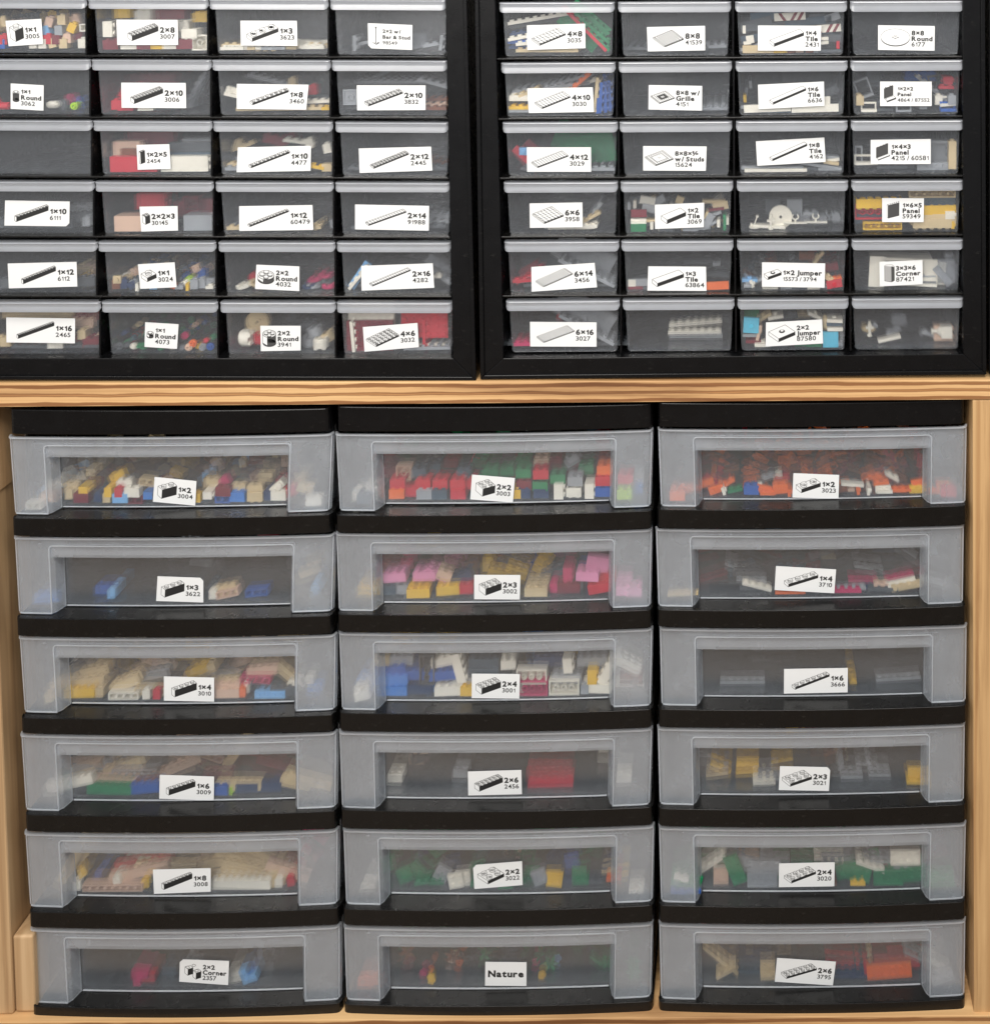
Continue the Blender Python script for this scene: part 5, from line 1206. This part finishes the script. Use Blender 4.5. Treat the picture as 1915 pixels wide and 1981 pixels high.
put('T15', 'O', '''380 400 y 8 1 3 e 20 2 30; 420 330 t 8 1 3 s 60 8; 460 280 t 8 1 3 s 50 14; 430 408 W 1 1 3 s 0; 628 405 nu 8 1 3 u 0; 650 350 W 8 1 3 e 10 3; 560 330 b 8 1 3 e 0 14; 780 300 nu 8 1 3 s 12 8; 740 340 sl 6 1 3 s 0 10; 800 250 r 8 1 3 s 10 18; 930 265 t 8 1 3 s -2 14; 810 360 y 8 1 3 e 0 5; 1340 400 W 8 1 3 s 1 0; 1370 365 t 8 1 3 s 0 4; 1430 340 t 8 1 3 s -6 8; 1400 310 t 8 1 3 s -14 12; 1360 280 t 8 1 3 s -24 16; 1545 365 W 8 1 3 e 0 3; 1530 310 t 8 1 3 e 0 8; 1600 310 nu 6 1 3 s -20 8; 1620 375 r 6 1 3 e 10 4; 1170 250 t 4 1 3 s 12 18; 1450 240 t 8 1 3 s -30 24; 1550 230 dr 8 1 3 s -10 30; 1100 280 dg 6 1 3 s 0 26; 1720 230 hp 6 1 3 s -40 -60; 600 230 dg 8 1 3 s 20 30; 1230 330 t 6 1 3 s 0 8''')
heap('T15', 'O', 380, 1640, 220, 380, 't t nu dg dr W', '8,1,3', 12, 18, 120, 'ssse', 30)
put('T16', 'O', '''790 900 hp 2 2 L u 0 3; 830 930 r 2 1 3 s 0 6; 760 860 hp 1 1 3 s 0 8; 1310 890 W 2 2 L s 6 6; 1385 885 lb 2 2 L t 20 3; 1395 930 mb 2 2 L s 10 5; 950 930 sl 2 2 L s 0 16; 1480 890 gr 2 2 L s 10 34; 1540 860 gr 2 2 L e 0 50; 1490 930 dg 2 2 L s 0 20; 1080 930 gr 2 2 L s 0 24''')
# ---- middle stack
put('T21', 'J', '''120 655 W 2 2 3 s 0 -12; 215 650 sl 2 2 3 s 0 -3; 260 590 W 2 2 3 s 5 -10; 320 620 W 2 2 3 v 10 -14; 395 625 o 2 2 3 s 0 1; 400 560 r 2 2 3 s 0 3; 470 620 r 2 2 3 e 0 6; 550 628 gr 2 2 3 e; 635 628 sl 2 2 3 e; 740 628 r 2 2 3 s; 545 560 r 2 2 3 s 0 3; 640 560 r 2 2 3 s 0 3; 735 560 r 2 2 3 s 0 3; 435 500 nu 2 2 3 u 0 10; 350 500 dr 2 2 3 s 0 18; 340 440 dr 2 2 3 s 20 40; 1045 625 y 2 2 3 s 0; 1100 628 db 2 2 3 s; 1105 565 dr 2 2 3 e 0 2; 1100 498 g 2 2 3 s 0 5; 1195 505 r 2 2 3 s 0 1; 1195 570 g 2 2 3 d 0 0; 1200 628 db 2 2 3 s; 1290 530 g 2 2 3 s 0 5; 1295 600 W 2 2 3 v 0 0; 1380 605 W 2 2 3 d 0; 1385 545 gr 2 2 3 s 0 3; 1465 600 W 2 2 3 x 0 0; 1540 608 b 2 2 3 s 0 0; 1540 545 r 2 2 3 s 0 1; 1550 485 o 2 2 3 s 0 3; 1665 540 r 2 2 3 s 0 -8; 1660 625 lm 2 2 3 e 0 -3; 1755 535 gr 2 2 3 v 0 -22; 1765 620 mb 2 2 3 s 0 -18; 920 500 g 2 2 3 s 0 10; 1010 490 g 2 2 3 s 10 14; 1200 440 nu 2 2 3 s 0 24; 1270 440 dr 2 2 3 s 0 30; 600 470 sl 2 2 3 s 0 26; 700 440 dr 2 2 3 s 0 40; 860 440 g 2 2 3 s 0 50; 1100 440 g 2 2 3 s 0 30; 1370 430 gr 2 2 3 s 30 30; 790 560 r 2 2 3 s 0 8; 1560 430 dr 2 2 3 s 0 30; 520 500 sl 2 2 3 s 0 12; 770 500 sl 2 2 3 s 0 14; 1450 480 g 2 2 3 s 10 20; 900 640 r 2 2 3 s; 980 640 b 2 2 3 s 0 2''')
heap('T21', 'J', 350, 1570, 420, 600, 'r g dr sl g dg n gr', '2,2,3', 30, 14, 140, 'ssedu', 25)
put('T22', 'J', '''240 1160 y 3 2 3 s 0 -8; 385 1080 p 3 2 3 s 3 4; 550 1070 p 3 2 3 s 0 8; 620 1060 p 3 2 3 s -18 12; 660 1065 nu 2 2 3 s -20 10; 515 1180 y 3 2 3 s 0; 680 1150 y 3 2 3 s 3 4; 780 1140 r 2 2 3 s 0 6; 420 1150 gr 2 2 3 s 0 8; 350 1150 sl 3 2 3 e 0 6; 1170 1170 t 3 2 3 s 0 1; 1180 1120 t 3 2 3 s 0 12; 1345 1060 hp 3 2 3 v 0 10; 1455 1075 p 3 2 3 s -2 2; 1510 1010 p 3 2 3 t -10 10; 1520 1150 r 3 2 3 s 10 1; 1555 1090 r 3 2 3 s 14 8; 1350 1180 dr 3 2 3 s 0 6; 1370 1140 dg 3 2 3 s 0 12; 1655 1160 p 2 2 3 s 0 -3; 1745 1165 p 2 2 3 s 0 -3; 1640 1120 p 2 2 3 s 0 -14; 900 1000 y 3 2 3 v 0 40; 960 1060 y 3 2 3 s -14 24; 800 1010 n 3 2 3 s 10 50; 760 1080 db 3 2 3 s 20 14; 1060 1050 y 3 2 3 s -20 30; 1200 1050 b 3 2 3 s 0 50; 1260 1090 sl 3 2 3 s 10 30; 1110 1020 nu 2 2 3 s 0 50; 430 1010 hp 3 2 3 s 5 30; 960 1180 db 3 2 3 s 0 4; 350 1020 dr 3 2 3 s 0 24; 1290 1170 hp 2 2 3 s 0 8''')
heap('T22', 'J', 340, 1560, 970, 1110, 'db dr y b p dg hp sl', '3,2,3', 16, 24, 140, 'sseu', 25)
put('T23', 'M', '''150 440 W 4 2 3 e 12 -4; 165 390 W 2 2 3 s 10 -10; 370 400 mb 4 2 3 s 0 0; 375 330 mb 4 2 3 s 0 2; 240 350 mb 4 2 3 s 0 -20; 365 280 b 4 2 3 s 2 4; 470 300 b 4 2 3 s 0 6; 562 275 dg 4 2 3 v 0 0; 562 270 dg 4 2 3 xx 0 0; 660 300 b 4 2 3 s 5 3; 510 395 db 4 2 3 s 0 3; 690 405 W 4 2 3 s 0 0; 795 410 y 2 2 3 e 0; 740 260 W 4 2 3 x 14 2; 670 220 W 4 2 3 s 10 6; 880 280 sl 4 2 3 s 0 5; 880 230 sl 4 2 3 s 0 7; 1010 240 W 4 2 3 e 0 3 5; 1145 310 W 4 2 3 uu 0 1; 1150 400 hp 4 2 3 uu 0 0; 1325 385 W 4 2 3 uu 0 0; 1510 395 W 4 2 3 s 0 0; 1480 310 y 2 2 3 x 0 1; 1345 245 W 2 2 3 x 5 2; 1570 280 W 4 2 3 s 60 1; 1700 250 W 4 2 3 s -30 -16; 1710 330 n 3 2 3 s 0 -16; 1700 430 W 4 2 3 s 0 -24; 1340 320 gr 4 2 3 s 0 6; 1480 225 gr 4 2 3 s 0 10; 400 220 gr 4 2 3 s 0 8; 310 225 t 2 2 3 s 0 5; 600 370 mb 2 2 3 s 0 8; 740 360 gr 4 2 3 s 20 6; 1240 220 db 4 2 3 s 0 12; 480 230 db 4 2 3 s 0 12; 1060 370 W 2 2 3 s 0 5; 1440 430 gr 1 1 3 s; 1710 330 dr 2 2 3 s 0 -26'''.replace(' uu ', ' u ').replace('562 270 dg 4 2 3 xx 0 0; ', '').replace('562 275 dg 4 2 3 v 0 0', '562 275 dg 4 2 3 u 90 0'))
heap('T23', 'M', 330, 1570, 215, 380, 'mb sl gr W db dg y', '4,2,3', 16, 20, 130, 'sseu', 20)
put('T24', 'M', '''390 885 W 2 2 3 s 0 16; 530 770 nu 2 2 3 s 0 60; 755 905 gr 2 2 3 s 0 24; 1250 900 r 6 2 3 s 0 8; 1240 870 r 6 2 3 s 0 22; 1555 755 W 2 2 3 e 0 60; 1600 880 W 2 2 3 s 0 -20; 620 850 dg 6 2 3 s 20 60; 900 780 dg 6 2 3 s 0 90''')
put('T25', 'P', '''650 350 gr 2 2 1 t -30 8; 765 345 W 2 2 1 t 5 4; 725 395 W 2 2 1 t 10 0; 920 410 dg 2 2 1 s 0; 1190 400 gr 2 2 1 t 20 3; 1265 345 y 2 2 1 t 0 4; 1275 390 y 2 2 1 t -8 1; 1600 345 o 2 2 1 s 5 3; 1640 330 y 2 2 1 s 10 -10; 235 410 W 2 2 1 s 0 -14; 1765 420 W 2 2 1 s 3 -4; 1575 295 t 2 2 1 s 10 10; 1110 215 nu 2 2 1 s 5 50; 1010 205 t 2 2 1 s 20 60; 640 215 db 2 2 1 s 10 60; 1370 310 b 2 2 1 t 10 26; 440 390 g 2 2 1 t 20 6; 540 400 g 2 2 1 s 10 4; 620 400 g 2 2 1 s 0 6; 1080 390 g 2 2 1 s 10 4; 1150 370 g 2 2 1 t 0 10; 1410 370 g 2 2 1 t 0 8; 1420 400 g 2 2 1 s 0 4; 850 400 g 2 2 1 s 0 3; 360 310 gr 2 2 1 s 0 26; 1000 410 g 2 2 1 s; 500 340 g 2 2 1 t 40 12; 1500 400 dg 2 2 1 s 0 4''')
heap('T25', 'P', 340, 1600, 240, 410, 'g g g dg db sl g k', '2,2,1', 46, 8, 130, 'ttsst', 40)
put('T26', 'P', '''590 918 y 1 1 F t 0 0; 588 916 y 1 1 F t 36 2; 1203 903 y 1 1 F s 20 4; 1203 905 y 1 1 F t 0 6; 585 855 o 1 1 R1 s 30 12; 560 880 dr 1 1 F t 0 10; 545 895 hp 1 1 F t 20 8; 700 820 nu 1 1 F t 0 26; 745 830 o 1 1 F t 10 22; 720 800 t 1 1 F s 0 34; 190 925 o 2 1 3 s 0 -10; 250 925 o 2 1 3 s 0 -12; 480 850 dr 1 1 F t 0 26; 1290 860 lb 1 1 F t 0 26; 1565 880 g 1 1 G t 0 14; 1760 920 g 1 1 G t 0 -14; 1170 860 hp 1 1 F t 0 22; 450 860 dr 1 1 F s 0 24; 1250 875 g 1 1 G t 0 14; 1010 745 g 1 1 G t 10 60; 880 840 g 1 1 G t 10 26; 1700 850 g 1 1 G s 0 -24''')
heap('T26', 'P', 360, 1600, 740, 930, 'g g dg n k g sl', '1,1,G 1,1,G 2,1,1', 44, 10, 130, 'ttss', 60)
# ---- right stack
put('T31', 'K', '''135 640 o 2 1 3 s 0 -2; 210 600 o 2 1 1 t 20 -12; 250 610 o 2 1 1 s 10 -6; 320 560 o 2 1 1 t 15 8; 375 615 o 2 1 1 t 20 1; 415 600 W 2 1 1 v 20 0; 440 555 o 2 1 1 s 30 8; 570 620 b 2 1 3 s 0 1; 590 580 W 2 1 1 t 10 3; 640 590 o 2 1 1 t -14 1; 660 625 o 2 1 1 s 0; 730 610 o 2 1 3 s 4 2; 780 610 o 2 1 1 v 0; 1130 563 W 3 1 T s -6 2; 1160 610 o 2 1 1 v 10 1; 1220 600 W 2 1 1 v -6 0; 1290 555 o 2 1 1 s 4 3; 1300 590 W 2 1 1 t 0 2; 1310 615 W 2 1 1 s 0 0; 1390 600 o 2 1 1 s 0 2; 1430 600 o 2 1 1 s 0 3; 1490 605 y 2 1 1 t 0 1; 1500 560 o 2 1 1 t 10 4; 1530 540 n 2 1 1 v 0 4; 1580 620 o 2 1 1 s 0 -12; 1640 575 o 2 1 1 t 0 -16; 1680 590 y 2 1 1 s 0 -10; 1700 640 r 2 1 3 s 0 -4; 1740 620 o 2 1 1 s 20 -8; 1350 520 W 2 1 1 s -30 12; 660 520 gr 2 1 1 s 20 16; 700 510 W 2 1 1 s 10 20; 460 480 n 2 1 1 s 10 30; 600 560 dg 2 1 1 s 0 8; 480 610 g 2 1 1 s 10 4; 1100 610 nu 2 1 1 s 0 6; 1060 600 n 2 1 1 t 10 3; 1250 520 o 2 1 1 s 10 14; 740 520 r 2 1 1 s 0 20; 840 630 o 2 1 1 s; 930 620 o 2 1 1 s 0 2; 155 590 o 2 1 1 s 10 -14''')
heap('T31', 'K', 300, 1540, 410, 620, 'n dr o n o n dr k r o', '2,1,1', 130, 8, 150, 'ttssv', 45)
put('T32', 'K', '''150 1180 t 4 1 1 s 4 -4; 600 1145 W 4 1 1 s -16 3; 530 1130 dg 4 1 1 t 0 10; 785 1172 o 4 1 1 s 0 0; 570 1100 gr 4 1 1 s 0 14; 1095 1168 hp 4 1 1 s 0 1; 1120 1138 gr 4 1 1 s 2 4; 1400 1115 W 4 1 1 t 12 3; 1430 1145 t 4 1 1 t 10 1; 1290 1117 nu 2 1 1 s 0 5; 1390 1080 hp 4 1 1 s 12 12; 1190 1095 hp 4 1 1 s 0 18; 470 1150 dg 4 1 1 s 0 8; 960 960 gr 4 1 1 t 20 90; 990 955 t 2 1 1 s 0 90; 1250 1150 db 4 1 1 s 0 6; 1220 1030 gr 4 1 1 s -10 40; 560 1040 dg 4 1 1 s -14 40; 1460 1060 dr 4 1 1 s 14 24; 1640 1150 gr 4 1 1 s -16 -20; 1300 1170 dg 4 1 1 s 0 2; 420 1170 k 4 1 1 t 0 4''')
heap('T32', 'K', 300, 1530, 960, 1160, 'dg sl k gr dg dr', '4,1,1', 26, 12, 140, 'ssts', 25)
put('T33', 'N', '''520 345 gr 6 1 1 s 0 14; 1385 332 gr 6 1 1 s 2 14; 1130 335 y 3 1 1 e 0 8; 1128 330 y 3 1 1 e 0 24; 700 310 dg 6 1 1 s 0 70; 950 250 dg 6 1 1 s 10 120; 1220 300 dg 6 1 1 s -4 90''')
put('T34', 'N', '''400 815 y 3 2 1 s -24 24; 380 850 t 3 2 1 s 8 18; 545 835 y 3 2 1 s 5 20; 550 800 y 3 2 1 t 0 26; 740 790 y 3 2 1 s 8 40; 640 945 W 3 2 1 s 0 8; 660 915 gr 3 2 1 s 0 14; 1125 912 gr 3 2 1 s 0 16; 1060 860 gr 3 2 1 v -12 24; 1220 840 gr 3 2 1 v 20 30; 1280 935 gr 3 2 1 s 0 18; 1495 935 y 3 2 1 s 0 4; 1500 900 y 3 2 1 t 0 9; 1510 925 y 2 2 1 s 0 8; 1030 780 n 3 2 1 s 20 50; 1060 770 t 2 2 1 s -20 60; 880 760 dr 3 2 1 s 10 90; 950 770 n 3 2 1 s 0 70; 810 955 gr 4 2 1 s 0 3; 1080 930 dg 3 2 1 s 0 18; 1210 870 gr 3 2 1 s 0 34; 330 830 gr 3 2 1 s 0 50; 820 745 y 3 2 1 s 0 90''')
put('T35', 'Q', '''360 255 W 4 2 1 s 34 6; 400 345 nu 2 2 1 t 0 4; 400 320 W 2 2 1 t 0 8; 480 300 g 4 2 1 t -68 1; 540 260 gr 4 2 1 t -12 8; 630 365 gr 4 2 1 u 0 0; 650 280 gr 4 2 1 t 0 5; 700 250 gr 4 2 1 s 0 12; 1150 320 g 4 2 1 t -14 3; 1120 290 g 4 2 1 t 12 6; 1160 394 y 2 1 1 s 0 0; 1330 352 g 4 2 1 u 0 0; 1480 350 g 4 2 1 t 4 3; 1230 270 W 4 2 1 s -20 3; 1270 240 gr 4 2 1 s 0 8; 1425 230 W 4 2 1 t 0 1; 1440 300 gr 4 2 1 t -14 5; 1000 225 W 4 2 1 s 0 14; 1040 240 gr 4 2 1 t 0 14; 1150 215 gr 4 2 1 s 4 20; 180 353 W 2 1 1 s -12 -2; 120 380 g 4 2 1 t -16 -6; 190 410 g 4 2 1 s -8 -8; 110 440 b 4 2 1 s -3 -2; 1690 345 g 4 2 1 s 0 -8; 1670 380 g 4 2 1 s 0 -6; 1660 420 g 4 2 1 t 0 -10; 1620 230 dr 4 2 1 s 20 -40; 820 400 g 4 2 1 s 0 1; 980 395 n 3 2 1 s 0 1; 530 230 nu 4 2 1 s 0 20; 100 310 g 4 2 1 s 20 -24; 460 220 gr 4 2 1 s -10 20; 870 240 g 4 2 1 s 0 20; 1340 300 g 4 2 1 t 10 9; 700 330 g 4 2 1 t 0 12; 1290 290 dr 3 2 1 s 50 10''')
heap('T35', 'Q', 330, 1540, 200, 380, 'g gr g g dg gr', '4,2,1', 30, 14, 120, 'tttu', 30)
put('T36', 'Q', '''400 860 t 6 2 1 s -40 8; 430 870 t 3 2 1 s 28 3; 660 905 t 2 2 1 s 0 3; 660 870 t 2 2 1 t 0 8; 1335 880 o 6 2 1 t 4 1; 1320 912 r 6 2 1 s 0 5; 1380 825 r 6 2 1 s 4 10; 1100 825 r 6 2 1 s -6 16; 1450 790 r 6 2 1 s 0 24; 1220 770 t 6 2 1 v 0 26; 1500 750 dr 6 2 1 s 0 50; 1330 740 dr 6 2 1 s 6 60; 1100 760 dr 6 2 1 s 0 60; 1120 880 sl 6 2 1 s 0 8; 1120 915 db 6 2 1 s 0 4; 580 750 t 2 2 1 s 0 50; 750 750 t 2 2 1 s 0 50; 560 830 db 6 2 1 s 0 26; 540 900 sl 6 2 1 s 0 10; 700 790 dg 6 2 1 s 0 50; 1600 890 W 4 2 1 s -28 -8; 1650 930 gr 3 2 1 s 20 -5; 900 790 dr 6 2 1 s 10 60; 1200 840 dr 6 2 1 s 0 18; 1530 870 gr 6 2 1 s -24 10''')
heap('T36', 'Q', 340, 1520, 740, 880, 'dr dg n r db', '6,2,1', 12, 30, 150, 'ssst', 20)
# ---- labels of the toys: colour, kind, order from the left, drawer
ORD = ['leftmost', 'second from left', 'third from left', 'fourth from left', 'fifth from left', 'sixth from left', 'seventh from left', 'eighth from left', 'ninth from left', 'tenth from left',
       'eleventh from left', 'twelfth from left', 'thirteenth from left', 'fourteenth from left', 'fifteenth from left', 'sixteenth from left', 'seventeenth from left', 'eighteenth from left', 'nineteenth from left', 'twentieth from left']
def dname(id_):
    t = text_of(id_)
    if t == 'Nature': return 'the Nature drawer'
    if not t: return {'R43': 'unlabelled drawer of clips', 'R62': 'unlabelled drawer of stacked plates', 'R64': 'unlabelled drawer of nozzles', 'L31': 'x'}[id_]
    t = ' '.join(LAB[id_][5][:-1]).replace('×', 'x')
    if id_[0] == 'T': return f"{where(id_)}'s {ROWN[int(id_[2])-1]} {t} drawer"
    r = ROWN[int(id_[1])-1]
    if id_ in ('L22', 'L24'): r = COLN[int(id_[2])-1] + '-column'
    else: r += '-row'
    return f"{where(id_)}'s {r} {t} drawer"
# which pieces show: a coarse front-to-back sweep over the picture
inv = CR.transposed()
def proj(p):
    d = inv @ (Vector(p) - CAM)
    return PPX + FPX * d.x / -d.z, PPY - FPX * d.y / -d.z
seen = set()
for k, L in LAB.items():
    c = [zp(L[0], *q) for q in L[1:5]]
    for a in range(int(min(q[0] for q in c) // 3), int(max(q[0] for q in c) // 3)):
        for b in range(int(min(q[1] for q in c) // 3), int(max(q[1] for q in c) // 3)): seen.add((a, b))
score = []
items = []
for i, tt in enumerate(TOYS):
    o = tt[4]; mw = o.matrix_world
    bb = [mw @ Vector(c) for c in o.bound_box]
    items.append((min(v.y for v in bb), i, [proj(v) for v in bb]))
vis = {}
for y, i, pr in sorted(items):
    x0, x1 = min(p[0] for p in pr), max(p[0] for p in pr); y0, y1 = min(p[1] for p in pr), max(p[1] for p in pr)
    sx_, sy_ = (x1 - x0) * .12, (y1 - y0) * .12
    n_ = 0
    for a in range(max(0, int((x0 + sx_) // 3)), min(638, int((x1 - sx_) // 3) + 1)):
        for b in range(max(0, int((y0 + sy_) // 3)), int((y1 - sy_) // 3) + 1):
            if (a, b) not in seen: seen.add((a, b)); n_ += 1
    vis[i] = n_
keep = set(range(len(TOYS)))
for fam, nm in (('toy_brick', 'brick'), ('toy_plate', 'plate')):
    idx = [i for i, t in enumerate(TOYS) if t[3] == nm]
    idx.sort(key=lambda i: -vis[i])
    rest = idx[296:]
    if not rest: continue
    V, F, MI = [], [], []
    ck = list(CM)
    for i in rest:
        keep.discard(i)
        o = TOYS[i][4]; mw = o.matrix_world; b0 = len(V)
        V += [tuple(mw @ v.co) for v in o.data.vertices]
        F += [tuple(q + b0 for q in p.vertices) for p in o.data.polygons]
        mi = ck.index(next(k for k in ck if CM[k] == o.material_slots[0].material))
        MI += [mi] * len(o.data.polygons)
        bpy.data.objects.remove(o)
    h = mk(fam + '_heap', V, F, [CM[k] for k in ck], None, MI)
    tag(h, f'loose toy {nm}s of many colours lying behind the front ones in the drawers', f'toy {nm}s', None, 'stuff')
TOYS = [t for i, t in enumerate(TOYS) if i in keep]
groups = {}
for tt in TOYS: groups.setdefault(tt[:4], []).append(tt)
PL = {'brick': 'toy bricks in the clear drawers', 'plate': 'toy plates in the clear drawers', 'tile': 'flat toy tiles in the clear drawers'}
for (id_, col, sz, word), lst in groups.items():
    lst.sort(key=lambda q: q[5])
    k = len(lst)
    for i, q in enumerate(lst):
        base = f'{col} {sz} {word}'.replace('  ', ' ')
        if k == 1: lab = f'{base}, the only such one in {dname(id_)}'
        else:
            r = 'rightmost' if i == k - 1 else (ORD[i] if i < (k + 1) // 2 else ORD[k - 1 - i].replace('from left', 'from right'))
            lab = f'{base}, {r} in {dname(id_)}'
        if len(lab.split()) > 16: lab = lab.replace('the only such one', 'alone').replace('unlabelled drawer of', 'drawer of')
        fam = q[4].name.split('.')[0]
        tag(q[4], lab, fam.replace('_', ' '), PL.get(word, f'{word} pieces in the clear drawers'))
print('TOYS', len(TOYS), {k: sum(1 for t in TOYS if t[3] == k) for k in set(t[3] for t in TOYS)}, 'maxwords', max(len(t[4]['label'].split()) for t in TOYS))
for o in S.objects:
    if '_w' in o: del o['_w']
